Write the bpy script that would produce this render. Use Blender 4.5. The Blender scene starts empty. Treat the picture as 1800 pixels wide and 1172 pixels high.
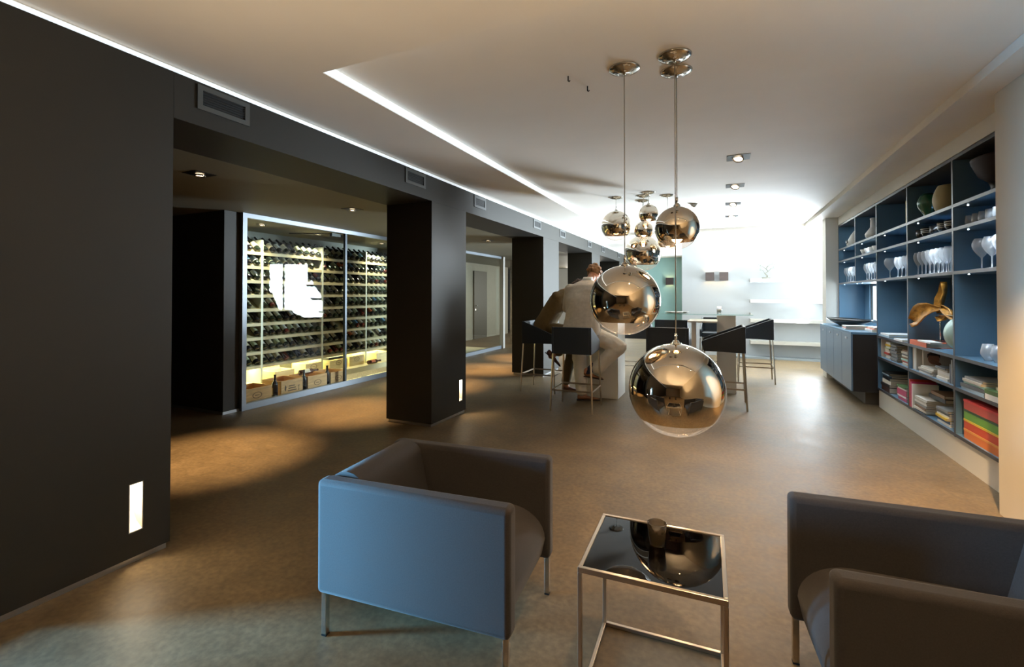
import bpy, math, random
from mathutils import Vector, Matrix
R = math.radians
rng = random.Random(7)
SC = bpy.context.scene
COL = SC.collection

# ------------------------------------------------------------------ camera, world, exposure
cd = bpy.data.cameras.new('camera'); cam = bpy.data.objects.new('camera', cd); COL.objects.link(cam)
cd.sensor_width = 36.0; cd.lens = 825/1800*36; cd.shift_y = -(586-508.1)/1800
cam.location = (0, 0, 1.35); cam.rotation_euler = (R(90)+0.012, 0, R(24.2)); cd.clip_start = .05
SC.camera = cam
SC.view_settings.view_transform = 'Standard'; SC.view_settings.look = 'None'
SC.view_settings.gamma = 1; SC.view_settings.use_curve_mapping = False
SC.view_settings.exposure = 0.32
SC.cycles.use_denoising = True; SC.cycles.max_bounces = 9; SC.cycles.transparent_max_bounces = 24
SC.cycles.diffuse_bounces = 4; SC.cycles.glossy_bounces = 5
SC.cycles.caustics_reflective = False; SC.cycles.caustics_refractive = False
SC.cycles.sample_clamp_indirect = 4.0; SC.cycles.sample_clamp_direct = 0.0
w = bpy.data.worlds.new('sky'); SC.world = w; w.use_nodes = True
bg = w.node_tree.nodes['Background']; bg.inputs[0].default_value = (.62, .80, 1, 1); bg.inputs[1].default_value = .8

def area(name, loc, direction, sx, sy, power, col, spread=180):
    l = bpy.data.lights.new(name, 'AREA'); l.shape = 'RECTANGLE'; l.size = sx; l.size_y = sy
    l.energy = power; l.color = col; l.spread = R(spread)
    o = bpy.data.objects.new(name, l); COL.objects.link(o); o.location = loc
    o.rotation_euler = Vector(direction).to_track_quat('-Z', 'Y').to_euler()
    return o
# daylight through the tall windows: the one past the shelving, the narrow one behind it, the one in the left wall behind the camera
DAY = (.80, .91, 1.0); BLUE = (.20, .57, 1.0)
area('window_daylight', (2.62, 10.75, 1.50), (-.75, -.74, .62), 2.3, 2.0, 1500, DAY, 128)
area('slit_daylight', (2.22, 8.45, 1.22), (-1, 0, 0), .55, .62, 10, DAY)
area('lounge_daylight', (-4.6, -.25, .58), (1, .5, -.03), .4, .95, 150, BLUE, 60)
area('far_room_fill', (-.2, 14, 1.3), (-1, -.3, .1), 3.1, 2.2, 260, DAY, 150)  # fill light added to brighten the teal wall and far pillars
area('corridor_fill', (-4.0, 16.1, 1.5), (0, -1, 0), 2.2, 1.8, 60, (1, .95, .86))  # added area light before the corridor end wall, no window there

def spot(name, loc, target, power, col=(1, .68, .36), ang=60, blend=.8, size=.03):
    l = bpy.data.lights.new(name, 'SPOT'); l.energy = power; l.color = col
    l.spot_size = R(ang); l.spot_blend = blend; l.shadow_soft_size = size
    o = bpy.data.objects.new(name, l); COL.objects.link(o); o.location = loc
    o.rotation_euler = (Vector(target)-Vector(loc)).to_track_quat('-Z', 'Y').to_euler()
    return o
def point(name, loc, power, col, size=.03):
    l = bpy.data.lights.new(name, 'POINT'); l.energy = power; l.color = col; l.shadow_soft_size = size
    o = bpy.data.objects.new(name, l); COL.objects.link(o); o.location = loc
    return o

# ------------------------------------------------------------------ materials
def lin(h):
    h = h.lstrip('#'); c = [int(h[i:i+2], 16)/255 for i in (0, 2, 4)]
    return tuple(x/12.92 if x <= .04045 else ((x+.055)/1.055)**2.4 for x in c)
_M = {}
def mat(name, col, rough=.6, metal=0, noise=0, nscale=8, bump=0, bscale=120, spec=.5, emit=None, es=0, coat=0, sheen=0, stretch=None, trans=0):
    if name in _M: return _M[name]
    if isinstance(col, str): col = lin(col)
    m = bpy.data.materials.new(name); m.use_nodes = True; N = m.node_tree.nodes; L = m.node_tree.links
    p = N['Principled BSDF']; p.inputs['Base Color'].default_value = (*col, 1); p.inputs['Roughness'].default_value = rough
    p.inputs['Metallic'].default_value = metal; p.inputs['Specular IOR Level'].default_value = spec
    p.inputs['Coat Weight'].default_value = coat; p.inputs['Sheen Weight'].default_value = sheen
    p.inputs['Transmission Weight'].default_value = trans
    if emit: p.inputs['Emission Color'].default_value = (*emit, 1); p.inputs['Emission Strength'].default_value = es
    tc = N.new('ShaderNodeTexCoord'); src = tc.outputs['Object']
    if stretch:
        mp = N.new('ShaderNodeMapping'); mp.inputs['Scale'].default_value = stretch; L.new(src, mp.inputs[0]); src = mp.outputs[0]
    if noise:
        n = N.new('ShaderNodeTexNoise'); n.inputs['Scale'].default_value = nscale; n.inputs['Detail'].default_value = 6; L.new(src, n.inputs[0])
        r = N.new('ShaderNodeValToRGB'); e = r.color_ramp.elements
        e[0].position = .3; e[1].position = .7
        e[0].color = (*[c*(1-noise) for c in col], 1); e[1].color = (*[min(1, c*(1+noise)) for c in col], 1)
        L.new(n.outputs['Fac'], r.inputs[0]); L.new(r.outputs[0], p.inputs['Base Color'])
    if bump:
        n2 = N.new('ShaderNodeTexNoise'); n2.inputs['Scale'].default_value = bscale; n2.inputs['Detail'].default_value = 3; L.new(src, n2.inputs[0])
        b = N.new('ShaderNodeBump'); b.inputs['Strength'].default_value = bump; b.inputs['Distance'].default_value = .002
        L.new(n2.outputs['Fac'], b.inputs['Height']); L.new(b.outputs[0], p.inputs['Normal'])
    _M[name] = m; return m
def glass(name, tint=(1, 1, 1), ior=1.5, rough=0.0, diff=0, dcol=(1, 1, 1)):
    if name in _M: return _M[name]
    m = bpy.data.materials.new(name); m.use_nodes = True; N = m.node_tree.nodes; L = m.node_tree.links
    N.remove(N['Principled BSDF']); out = N['Material Output']
    t = N.new('ShaderNodeBsdfTransparent'); t.inputs[0].default_value = (*tint, 1)
    g = N.new('ShaderNodeBsdfGlossy'); g.inputs['Roughness'].default_value = rough; g.inputs[0].default_value = (1, 1, 1, 1)
    f0 = ((ior-1)/(ior+1))**2   # Schlick reflectance, the same from both sides of a thin wall
    lw = N.new('ShaderNodeLayerWeight'); lw.inputs['Blend'].default_value = .5
    pw = N.new('ShaderNodeMath'); pw.operation = 'POWER'; pw.inputs[1].default_value = 5; L.new(lw.outputs['Facing'], pw.inputs[0])
    f = N.new('ShaderNodeMath'); f.operation = 'MULTIPLY_ADD'; f.inputs[1].default_value = 1-f0; f.inputs[2].default_value = f0; L.new(pw.outputs[0], f.inputs[0])
    mx = N.new('ShaderNodeMixShader'); L.new(f.outputs[0], mx.inputs[0])
    if diff:
        d = N.new('ShaderNodeBsdfDiffuse'); d.inputs[0].default_value = (*dcol, 1)
        tr = N.new('ShaderNodeBsdfTranslucent'); tr.inputs[0].default_value = (*dcol, 1)
        ad = N.new('ShaderNodeMixShader'); ad.inputs[0].default_value = .5; L.new(d.outputs[0], ad.inputs[1]); L.new(tr.outputs[0], ad.inputs[2])
        m2 = N.new('ShaderNodeMixShader'); m2.inputs[0].default_value = diff; L.new(t.outputs[0], m2.inputs[1]); L.new(ad.outputs[0], m2.inputs[2])
        L.new(m2.outputs[0], mx.inputs[1])
    else: L.new(t.outputs[0], mx.inputs[1])
    L.new(g.outputs[0], mx.inputs[2]); L.new(mx.outputs[0], out.inputs[0])
    _M[name] = m; return m
def emis(name, col, s):
    if name in _M: return _M[name]
    m = bpy.data.materials.new(name); m.use_nodes = True; N = m.node_tree.nodes
    p = N['Principled BSDF']; p.inputs['Base Color'].default_value = (*col, 1)
    p.inputs['Emission Color'].default_value = (*col, 1); p.inputs['Emission Strength'].default_value = s
    _M[name] = m; return m

def floor_mat():
    m = bpy.data.materials.new('polished_concrete'); m.use_nodes = True; N = m.node_tree.nodes; L = m.node_tree.links
    p = N['Principled BSDF']; tc = N.new('ShaderNodeTexCoord')
    n1 = N.new('ShaderNodeTexNoise'); n1.inputs['Scale'].default_value = 1.1; n1.inputs['Detail'].default_value = 9; n1.inputs['Roughness'].default_value = .65
    n2 = N.new('ShaderNodeTexNoise'); n2.inputs['Scale'].default_value = 38; n2.inputs['Detail'].default_value = 6
    n3 = N.new('ShaderNodeTexNoise'); n3.inputs['Scale'].default_value = 5; n3.inputs['Detail'].default_value = 8; n3.inputs['Distortion'].default_value = 1.5
    for n in (n1, n2, n3): L.new(tc.outputs['Object'], n.inputs[0])
    r = N.new('ShaderNodeValToRGB'); e = r.color_ramp.elements; e[0].position = .3; e[1].position = .72
    e[0].color = (*lin('#5b4c37'), 1); e[1].color = (*lin('#7b694f'), 1); L.new(n1.outputs['Fac'], r.inputs[0])
    r2 = N.new('ShaderNodeValToRGB'); e = r2.color_ramp.elements; e[0].position = .35; e[1].position = .7
    e[0].color = (.78, .78, .78, 1); e[1].color = (1.12, 1.12, 1.1, 1); L.new(n2.outputs['Fac'], r2.inputs[0])
    r3 = N.new('ShaderNodeValToRGB'); e = r3.color_ramp.elements; e[0].position = .35; e[1].position = .68
    e[0].color = (.86, .86, .86, 1); e[1].color = (1.1, 1.1, 1.1, 1); L.new(n3.outputs['Fac'], r3.inputs[0])
    a = N.new('ShaderNodeMix'); a.data_type = 'RGBA'; a.blend_type = 'MULTIPLY'; a.inputs[0].default_value = 1
    L.new(r.outputs[0], a.inputs[6]); L.new(r2.outputs[0], a.inputs[7])
    b = N.new('ShaderNodeMix'); b.data_type = 'RGBA'; b.blend_type = 'MULTIPLY'; b.inputs[0].default_value = 1
    L.new(a.outputs[2], b.inputs[6]); L.new(r3.outputs[0], b.inputs[7]); L.new(b.outputs[2], p.inputs['Base Color'])
    mr = N.new('ShaderNodeMapRange'); mr.inputs[3].default_value = .38; mr.inputs[4].default_value = .6
    L.new(n3.outputs['Fac'], mr.inputs[0]); L.new(mr.outputs[0], p.inputs['Roughness'])
    bp = N.new('ShaderNodeBump'); bp.inputs['Strength'].default_value = .12; bp.inputs['Distance'].default_value = .002
    L.new(n2.outputs['Fac'], bp.inputs['Height']); L.new(bp.outputs[0], p.inputs['Normal'])
    p.inputs['Specular IOR Level'].default_value = .25
    return m

FLOOR = floor_mat()
WALLD = mat('charcoal_wall_paint', '#282621', .55, spec=.3, noise=.05, nscale=2, bump=.08, bscale=60)
WHITE = mat('white_plaster', '#d8d4cb', .7, noise=.02, nscale=2, bump=.05, bscale=40)
CEIL = mat('ceiling_plaster', '#f3eee6', .75, noise=.03, nscale=1.5, bump=.05, bscale=30)
CREAM = mat('cream_plaster', '#cfc6b6', .7, noise=.03, nscale=2)
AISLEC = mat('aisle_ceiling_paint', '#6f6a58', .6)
TEAL = mat('teal_wall_paint', '#8fb3ac', .6, noise=.05, nscale=3)
STONE = mat('rough_stone', '#83796b', .8, noise=.25, nscale=18, bump=.6, bscale=40)
ALU = mat('brushed_aluminium', '#c3c7ca', .35, 1)
CHROME = mat('chrome', '#cfcac2', .12, 1)
STEEL = mat('satin_steel', '#b9aea0', .28, 1)
BLACK = mat('black_metal', '#121212', .4, .3)
DARKIN = mat('black_interior', '#060606', .6)
UNIT = mat('blue_black_lacquer', '#5b7b92', .38, noise=.04, nscale=3)
UNITE = mat('shelf_edge_lacquer', '#3f3d40', .4)
FABRIC = mat('taupe_wool', '#2b2624', .9, noise=.2, nscale=220, bump=.35, bscale=700, sheen=.1)
LEATHER = mat('black_leather', '#1a2531', .45, bump=.15, bscale=200)
PINE = mat('pine_wood', '#c99c62', .6, noise=.22, nscale=6, stretch=(1, 1, 9))
GLASS = glass('clear_glass', (.97, .985, .98), 1.45)
PANE = glass('pane_glass', (.95, .98, .97), 1.18)
STEMG = glass('stemware_glass', (.93, .95, .97), 1.6, .05, .30, (1, 1, 1))
ACRYL = glass('clear_acrylic', (.95, .93, .92), 1.5, .01, .04, (1, .95, .92))
MIRROR = mat('bronzed_mirror', (.84, .75, .62), .015, 1)

# ------------------------------------------------------------------ mesh helpers
class MB:
    def __init__(s): s.v = []; s.f = []; s.m = []
    def _add(s, vs, fs, mi=0):
        o = len(s.v); s.v += [tuple(v) for v in vs]; s.f += [tuple(i+o for i in f) for f in fs]; s.m += [mi]*len(fs); return s
    def box(s, x0, x1, y0, y1, z0, z1, mi=0):
        if x0 > x1: x0, x1 = x1, x0
        if y0 > y1: y0, y1 = y1, y0
        if z0 > z1: z0, z1 = z1, z0
        return s._add([(x0,y0,z0),(x1,y0,z0),(x1,y1,z0),(x0,y1,z0),(x0,y0,z1),(x1,y0,z1),(x1,y1,z1),(x0,y1,z1)],
            [(0,3,2,1),(4,5,6,7),(0,1,5,4),(1,2,6,5),(2,3,7,6),(3,0,4,7)], mi)
    def prism(s, pts, axis, a, b, mi=0):
        n = len(pts)
        def P(p, t): return {'x': (t, p[0], p[1]), 'y': (p[0], t, p[1]), 'z': (p[0], p[1], t)}[axis]
        vs = [P(p, a) for p in pts]+[P(p, b) for p in pts]
        fs = [tuple(range(n))[::-1], tuple(range(n, 2*n))]+[(i, (i+1) % n, n+(i+1) % n, n+i) for i in range(n)]
        return s._add(vs, fs, mi)
    def bar(s, a, b, w, h=None, mi=0, roll=0):
        a, b = Vector(a), Vector(b); h = h or w; d = (b-a).normalized()
        u = d.cross(Vector((0, 0, 1)));
        if u.length < 1e-4: u = Vector((1, 0, 0))
        u.normalize(); v = d.cross(u)
        q = [(-w/2,-h/2),(w/2,-h/2),(w/2,h/2),(-w/2,h/2)]
        vs = [a+u*x+v*y for x, y in q]+[b+u*x+v*y for x, y in q]
        return s._add(vs, [(3,2,1,0),(4,5,6,7),(0,1,5,4),(1,2,6,5),(2,3,7,6),(3,0,4,7)], mi)
    def tube(s, pts, r, n=10, mi=0):
        pts = [Vector(p) for p in pts]; rs = r if isinstance(r, (list, tuple)) else [r]*len(pts)
        rings = []; u = None
        for i, p in enumerate(pts):
            d = (pts[min(i+1, len(pts)-1)]-pts[max(i-1, 0)]).normalized()
            if u is None:
                u = d.cross(Vector((0, 0, 1)))
                if u.length < 1e-3: u = d.cross(Vector((0, 1, 0)))
            u = (u-d*u.dot(d)).normalized(); v = d.cross(u)
            rings.append([p+(u*math.cos(2*math.pi*k/n)+v*math.sin(2*math.pi*k/n))*rs[i] for k in range(n)])
        return s.loft(rings, True, mi)
    def loft(s, rings, caps=True, mi=0):
        n = len(rings[0]); vs = [v for r in rings for v in r]; fs = []
        for i in range(len(rings)-1):
            for k in range(n): fs.append((i*n+k, i*n+(k+1) % n, (i+1)*n+(k+1) % n, (i+1)*n+k))
        if caps: fs += [tuple(range(n))[::-1], tuple(range((len(rings)-1)*n, len(rings)*n))]
        return s._add(vs, fs, mi)
    def lathe(s, prof, n=24, c=(0, 0, 0), mi=0, a0=0, a1=2*math.pi):
        full = abs(a1-a0-2*math.pi) < 1e-6; k = n if full else n+1; vs = []; fs = []
        for r, z in prof:
            for i in range(k):
                a = a0+(a1-a0)*i/n; vs.append((c[0]+r*math.cos(a), c[1]+r*math.sin(a), c[2]+z))
        for j in range(len(prof)-1):
            for i in range(k if full else k-1):
                i2 = (i+1) % k; fs.append((j*k+i, j*k+i2, (j+1)*k+i2, (j+1)*k+i))
        return s._add(vs, fs, mi)
    def sphere(s, c, r, n=12, mi=0):
        if not isinstance(r, (tuple, list)): r = (r, r, r)
        vs = [(c[0], c[1], c[2]+r[2])]; m = n//2
        for j in range(1, m):
            t = math.pi*j/m
            for i in range(n):
                a = 2*math.pi*i/n; vs.append((c[0]+r[0]*math.sin(t)*math.cos(a), c[1]+r[1]*math.sin(t)*math.sin(a), c[2]+r[2]*math.cos(t)))
        vs.append((c[0], c[1], c[2]-r[2])); fs = []; last = len(vs)-1
        for i in range(n): fs.append((0, 1+i, 1+(i+1) % n)); fs.append((last, 1+(m-2)*n+(i+1) % n, 1+(m-2)*n+i))
        for j in range(m-2):
            for i in range(n): fs.append((1+j*n+i, 1+(j+1)*n+i, 1+(j+1)*n+(i+1) % n, 1+j*n+(i+1) % n))
        return s._add(vs, fs, mi)
    def mesh(s, name, mats, smooth=False):
        me = bpy.data.meshes.new(name); me.from_pydata(s.v, [], s.f)
        for m in (mats if isinstance(mats, (list, tuple)) else [mats]): me.materials.append(m)
        me.polygons.foreach_set('material_index', s.m)
        import bmesh
        bm = bmesh.new(); bm.from_mesh(me); bmesh.ops.recalc_face_normals(bm, faces=bm.faces); bm.to_mesh(me); bm.free()
        if smooth: me.polygons.foreach_set('use_smooth', [True]*len(me.polygons))
        me.update(); return me
    def build(s, name, mats, parent=None, loc=None, rz=0, smooth=False, bevel=0, seg=2, sub=0, auto=None):
        o = obj(name, s.mesh(name, mats, smooth or auto is not None), parent, loc, rz)
        if auto is not None: o.data.set_sharp_from_angle(angle=R(auto))
        if bevel:
            b = o.modifiers.new('bevel', 'BEVEL'); b.width = bevel; b.segments = seg; b.limit_method = 'ANGLE'; b.angle_limit = R(40)
        if sub:
            u = o.modifiers.new('sub', 'SUBSURF'); u.levels = sub; u.render_levels = sub
        return o
def obj(name, me, parent=None, loc=None, rz=0):
    o = bpy.data.objects.new(name, me); COL.objects.link(o)
    if parent: o.parent = parent
    if loc: o.location = loc
    if rz: o.rotation_euler.z = rz
    return o
def tag(o, label=None, cat=None, group=None, kind=None):
    if label: o['label'] = label
    if cat: o['category'] = cat
    if group: o['group'] = group
    if kind: o['kind'] = kind
    return o
def thing(name, label, cat, loc=(0, 0, 0), rz=0, group=None):
    return tag(obj(name, None, None, loc, rz), label, cat, group)
def struct(name, mb, m, label=None, **k):
    o = mb.build(name, m, **k); o['kind'] = 'structure'; o['label'] = label or name.replace('_', ' ') ; o['category'] = name.split('_')[0]
    return o
def copy_tree(o, parent=None, label=None, loc=None, rz=None):
    c = o.copy(); COL.objects.link(c); c.parent = parent
    if label: c['label'] = label
    if loc is not None: c.location = loc
    if rz is not None: c.rotation_euler.z = rz
    for ch in o.children: copy_tree(ch, c)
    return c
def wall_holes(mb, axis, t0, t1, a0, a1, z0, z1, holes):
    """slab with rectangular through holes; axis 'x': thickness along x and a is y"""
    A = sorted({a0, a1, *[min(max(h[i], a0), a1) for h in holes for i in (0, 1)]}); Z = sorted({z0, z1, *[min(max(h[i], z0), z1) for h in holes for i in (2, 3)]})
    for i in range(len(A)-1):
        for j in range(len(Z)-1):
            ca, cz = (A[i]+A[i+1])/2, (Z[j]+Z[j+1])/2
            if any(h[0] < ca < h[1] and h[2] < cz < h[3] for h in holes): continue
            if axis == 'x': mb.box(t0, t1, A[i], A[i+1], Z[j], Z[j+1])
            else: mb.box(A[i], A[i+1], t0, t1, Z[j], Z[j+1])
    return mb

def nth(n): return f'{n}'+('th' if 10 <= n % 100 <= 20 else {1: 'st', 2: 'nd', 3: 'rd'}.get(n % 10, 'th'))
# ------------------------------------------------------------------ setting
CZ = 2.60; RZ = 2.66; LZ = 2.31
struct('floor', MB().box(-7.6, 2.6, -5.2, 17, -.08, 0), FLOOR, 'brown polished concrete floor')
# ceiling with a shallow raised rectangle
rx0, rx1, ry0, ry1 = -2.05, 1.38, 1.96, 10.05
c = MB(); wall_holes_c = [(rx0, rx1, ry0, ry1)]
X = [-2.80, rx0, rx1, 2.6]; Y = [-5.2, ry0, ry1, 17]
for i in range(3):
    for j in range(3):
        if i == 1 and j == 1: continue
        c.box(X[i], X[i+1], Y[j], Y[j+1], CZ, CZ+.14)
c.box(rx0, rx1, ry0, ry1, RZ, RZ+.08)
struct('ceiling', c, CEIL, 'pale plaster ceiling with a raised central rectangle')
struct('trim_1', MB().box(-2.80, -2.735, -5.2, 16.5, 2.561, CZ-.001), WHITE, 'white strip between charcoal wall and ceiling')
LX = -2.71; LXB = -3.28
PILL = [(4.03, 4.73), (7.30, 8.10), (10.45, 11.2), (13.55, 14.2)]
def wall_base(y0, y1, mb): mb.box(LXB+.02, LX-.012, y0+.012, y1-.012, 0, .032)
m = MB(); wall_holes(m, 'x', LX-.09, LX, .86, 1.557, .032, 2.56, [(1.365, 1.43, .155, .40)])
m.box(LXB, LX-.0901, 1.49, 1.557, .032, 2.56); m.box(LXB, LX-.0901, .86, 1.33, .032, 2.56); m.box(LXB, LX-.0901, 1.331, 1.489, .43, 2.56)
struct('wall_left', m, WALLD, 'large near section of charcoal wall with low niche light')
m = MB(); wall_holes(m, 'x', LXB+.3, LX, -5.2, .859, .032, 2.56, [(.45, .858, .08, 1.2)])
struct('wall_left', m, WALLD, 'charcoal wall around the low window beside the viewer')
ord_ = ['nearest', 'second', 'third', 'fourth']
for i, (a, b) in enumerate(PILL):
    m = MB()
    if i == 0:
        wall_holes(m, 'x', LX-.09, LX, a, b, .032, 2.309, [(4.585, 4.655, .152, .39)])
        m.box(LXB, LX-.0901, a, 4.55, .032, 2.309); m.box(LXB, LX-.0901, 4.69, b, .032, 2.309); m.box(LXB, LX-.0901, 4.551, 4.689, .42, 2.309)
    else: m.box(LXB, LX, a, b, .032, 2.309)
    struct('wall_left', m, WALLD, f'{ord_[i]} charcoal pillar between the openings on the left')
struct('wall_left', MB().box(LXB, LX, 1.558, 16.5, 2.31, 2.56), WALLD, 'long charcoal beam with air vents above the openings')
m = MB(); wall_base(-5.1, 1.557, m)
for a, b in PILL: wall_base(a, b, m)
struct('baseboard_left', m, ALU, 'recessed metal skirting under charcoal wall and pillars')
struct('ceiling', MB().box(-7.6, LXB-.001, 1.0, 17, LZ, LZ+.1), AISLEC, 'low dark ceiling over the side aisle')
# right side
struct('wall_right', MB().box(1.55, 2.3, -5.2, 3.89, 0, CZ-.001), CREAM, 'cream wall end at the right beside the shelving')
struct('wall_right', MB().box(1.53, 2.15, 9.06, 9.36, 0, CZ-.001), WHITE, 'white pier at the far end of the shelving')
struct('wall_right', MB().box(1.70, 2.05, 3.9, 9.05, 2.47, CZ-.001), WHITE, 'white bulkhead above the shelving')
struct('baseboard_right', MB().box(1.712, 2.05, 3.9, 6.99, 0, .205), WHITE, 'white plinth below the shelving')
m = MB(); wall_holes(m, 'x', 2.06, 2.12, 3.9, 9.05, 0, CZ-.001, [(8.15, 8.76, .92, 1.53)])
struct('wall_right', m, WHITE, 'outer wall behind the shelving with narrow window')
struct('wall_right', wall_holes(MB(), 'x', 2.2, 2.27, 9.361, 11.45, 0, CZ-.001, [(9.42, 11.4, .45, 2.52)]), WHITE, 'wall around the tall bright window past the shelving')
def window(n, x, y0, y1, z0, z1, label, mull=()):
    f = MB()
    f.box(x-.02, x+.02, y0, y0+.05, z0, z1).box(x-.02, x+.02, y1-.05, y1, z0, z1).box(x-.02, x+.02, y0+.05, y1-.05, z0, z0+.05).box(x-.02, x+.02, y0+.05, y1-.05, z1-.05, z1)
    ys = [y0+.05]
    for q in mull: f.box(x-.02, x+.02, q-.025, q+.025, z0+.05, z1-.05); ys += [q-.025, q+.025]
    ys.append(y1-.05)
    e = obj(f'window_{n}', None, None, (0, 0, 0)); tag(e, label, 'window', kind='structure')
    f.build('frame', ALU, e)
    for i in range(0, len(ys), 2): MB().box(x-.004, x+.004, ys[i], ys[i+1], z0+.05, z1-.05).build('pane', GLASS, e)
window(1, 2.235, 9.421, 11.399, .451, 2.519, 'tall bright window past the end of the shelving', (10.41,))
window(2, 2.09, 8.151, 8.759, .921, 1.529, 'narrow window seen through the back of the shelving')
window(3, -2.85, .451, .857, .081, 1.199, 'low window in the left wall beside the viewer')
window(5, -.35, 12.401, 15.599, .101, 2.399, 'added wide window of the far room, out of sight', (14.0,))  # unseen window added to go with the far room fill
# far end
struct('wall_back', MB().box(-.86, 2.27, 11.46, 11.6, 0, CZ-.001), mat('cool_white_plaster', '#c3c8cc', .7), 'bright white wall at the far end')
struct('wall_back', MB().box(LXB, .5, 16.5, 16.6, 0, CZ-.001), TEAL, 'pale teal wall far behind the bar tables')
struct('wall_right', wall_holes(MB(), 'x', -.4, -.3, 11.61, 16.49, 0, CZ-.001, [(12.4, 15.6, .1, 2.4)]), WHITE, 'white wall of the far room')
struct('wall_back', MB().box(-5.4, -4.62, 11.9, 12.1, 0, LZ-.001), STONE, 'rough stone wall at the end of the aisle')
struct('wall_back', MB().box(-7.6, LXB-.01, 16.5, 16.6, 0, LZ-.001), CREAM, 'cream wall at the end of the corridor')
struct('wall_left', MB().box(-7.6, -7.5, 1.0, 17, 0, LZ-.001), WALLD, 'dark outer wall of the aisle')
struct('wall_rear', MB().box(-7.5, LXB-.01, 1.0, 1.1, 0, LZ-.001), WALLD, 'dark wall closing the aisle behind')
struct('wall_rear', MB().box(LXB, 2.3, -5.2, -5.1, 0, CZ-.001), mat('warm_brown_plaster', '#7d6a52', .7), 'cream wall behind the viewer')
# wine room shell
WX = -5.11
struct('wall_left', MB().box(-6.9, -5.14, 3.5, 3.688, 0, LZ-.001), WALLD, 'charcoal end wall beside the wine room glass')
struct('baseboard_left', MB().box(-6.9, -5.13, 3.488, 3.4999, 0, .03).box(-5.1399, -5.128, 3.488, 3.688, 0, .03), ALU, 'thin metal skirting of the wine room end wall')
OLIVE = mat('olive_back_wall', '#7f8078', .6)
struct('wall_left', MB().box(-6.6, -6.5, 3.681, 8.0, 0, LZ-.001), OLIVE, 'grey back wall of the wine room')
struct('wall_back', MB().box(-6.49, WX-.06, 8.0, 8.08, 0, LZ-.001), OLIVE, 'partition at the far end of the wine room')
struct('wall_left', MB().box(-6.98, -6.9, 8.1, 15, 0, LZ-.001), mat('brown_grey_wall', '#8b8370', .6, noise=.05), 'grey brown wall inside the second glazed room')

# ------------------------------------------------------------------ armchairs
def rbox_rings(x0, x1, y0, y1, z0, z1): pass
def armchair(loc, rz, label):
    """local: front towards +x, width along y, origin at floor centre"""
    t = thing('armchair', label, 'armchair', loc, rz, 'box armchairs around the side table')
    D, W, T = .405, .30, .075; zb, zt = .175, .62
    for s in (-1, 1):
        y0, y1 = (s*W, s*(W-T))
        MB().box(-D, D, y0, y1, zb, zt).build('armrest', FABRIC, t, bevel=.02, seg=4, auto=50)
    # back: thick rolled cushion leaning inwards
    pr = [(-D+.004, zb+.02), (-D+.004, zt-.03)]
    for k in range(9):
        a = math.pi*(1-k/8); pr.append((-D+.085+.08*math.cos(a), zt-.045+.06*math.sin(a)))
    pr += [(-D+.215, .36), (-D+.23, zb+.02)]
    MB().prism(pr, 'y', -W+T+.001, W-T-.001).build('backrest', FABRIC, t, auto=40)
    # seat with waterfall front
    sp = [(-D+.12, zb+.01), (-D+.12, .385), (-.05, .395), (.22, .40)]
    for k in range(1, 9):
        a = math.pi/2*(1-k/8); sp.append((.22+.165*math.cos(a), .27+.13*math.sin(a)))
    sp += [(.37, .20), (.33, zb+.01)]
    MB().prism(sp, 'y', -W+T+.002, W-T-.002).build('seat', FABRIC, t, auto=40)
    for sx in (-1, 1):
        for sy in (-1, 1):
            x, y = sx*(D-.022), sy*(W-.03)
            MB().box(x-.011, x+.011, y-.011, y+.011, .006, zb-.001).build('leg', CHROME, t, bevel=.002)
            MB().box(x-.011, x+.011, y-.011, y+.011, 0, .0055).build('foot', BLACK, t)
    return t
armchair((-1.09, 1.715, 0), R(4.8), 'taupe box armchair left of the low side table, bluish outer side')
armchair((.64, 1.775, 0), R(184.5), 'taupe box armchair right of the low side table, cut by the frame edge')

# ------------------------------------------------------------------ side table
t = thing('side_table', 'low side table with glossy black top and thin metal frame', 'table', (-.222, 1.729, 0), R(1.6))
hx, hy, zt, b = .2275, .2075, .45, .014
MB().box(-hx+b, hx-b, -hy+b, hy-b, zt-.016, zt-.003).build('table_top', mat('black_gloss_glass', '#020203', .015, spec=.5), t)
for s in (-1, 1):
    MB().box(-hx, hx, s*hy, s*(hy-b), zt-.018, zt).build('rail', STEEL, t, bevel=.002)
    MB().box(s*hx, s*(hx-b), -hy+b, hy-b, zt-.018, zt).build('rail', STEEL, t, bevel=.002)
    for q in (-1, 1): MB().box(s*hx, s*(hx-b), q*hy, q*(hy-b), 0, zt-.0185).build('leg', STEEL, t, bevel=.002)
    MB().box(s*hx, s*(hx-b), -hy+b, hy-b, 0.001, .015).build('floor_rail', STEEL, t, bevel=.002)
MB().box(-hx+b, hx-b, hy, hy-b, .001, .015).build('floor_rail', STEEL, t, bevel=.002)
cup = MB().lathe([(.0, .0), (.026, 0), (.034, .078), (.031, .078), (.024, .008), (0, .008)], 28).build('candle_holder', glass('smoky_ribbed_glass', (.5, .44, .34), 1.5, .15, .5, lin('#6b5d49')), None, (-.222, 1.775, .4475), smooth=True)
tag(cup, 'small smoky brown glass candle holder on the black side table', 'candle holder')

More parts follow.
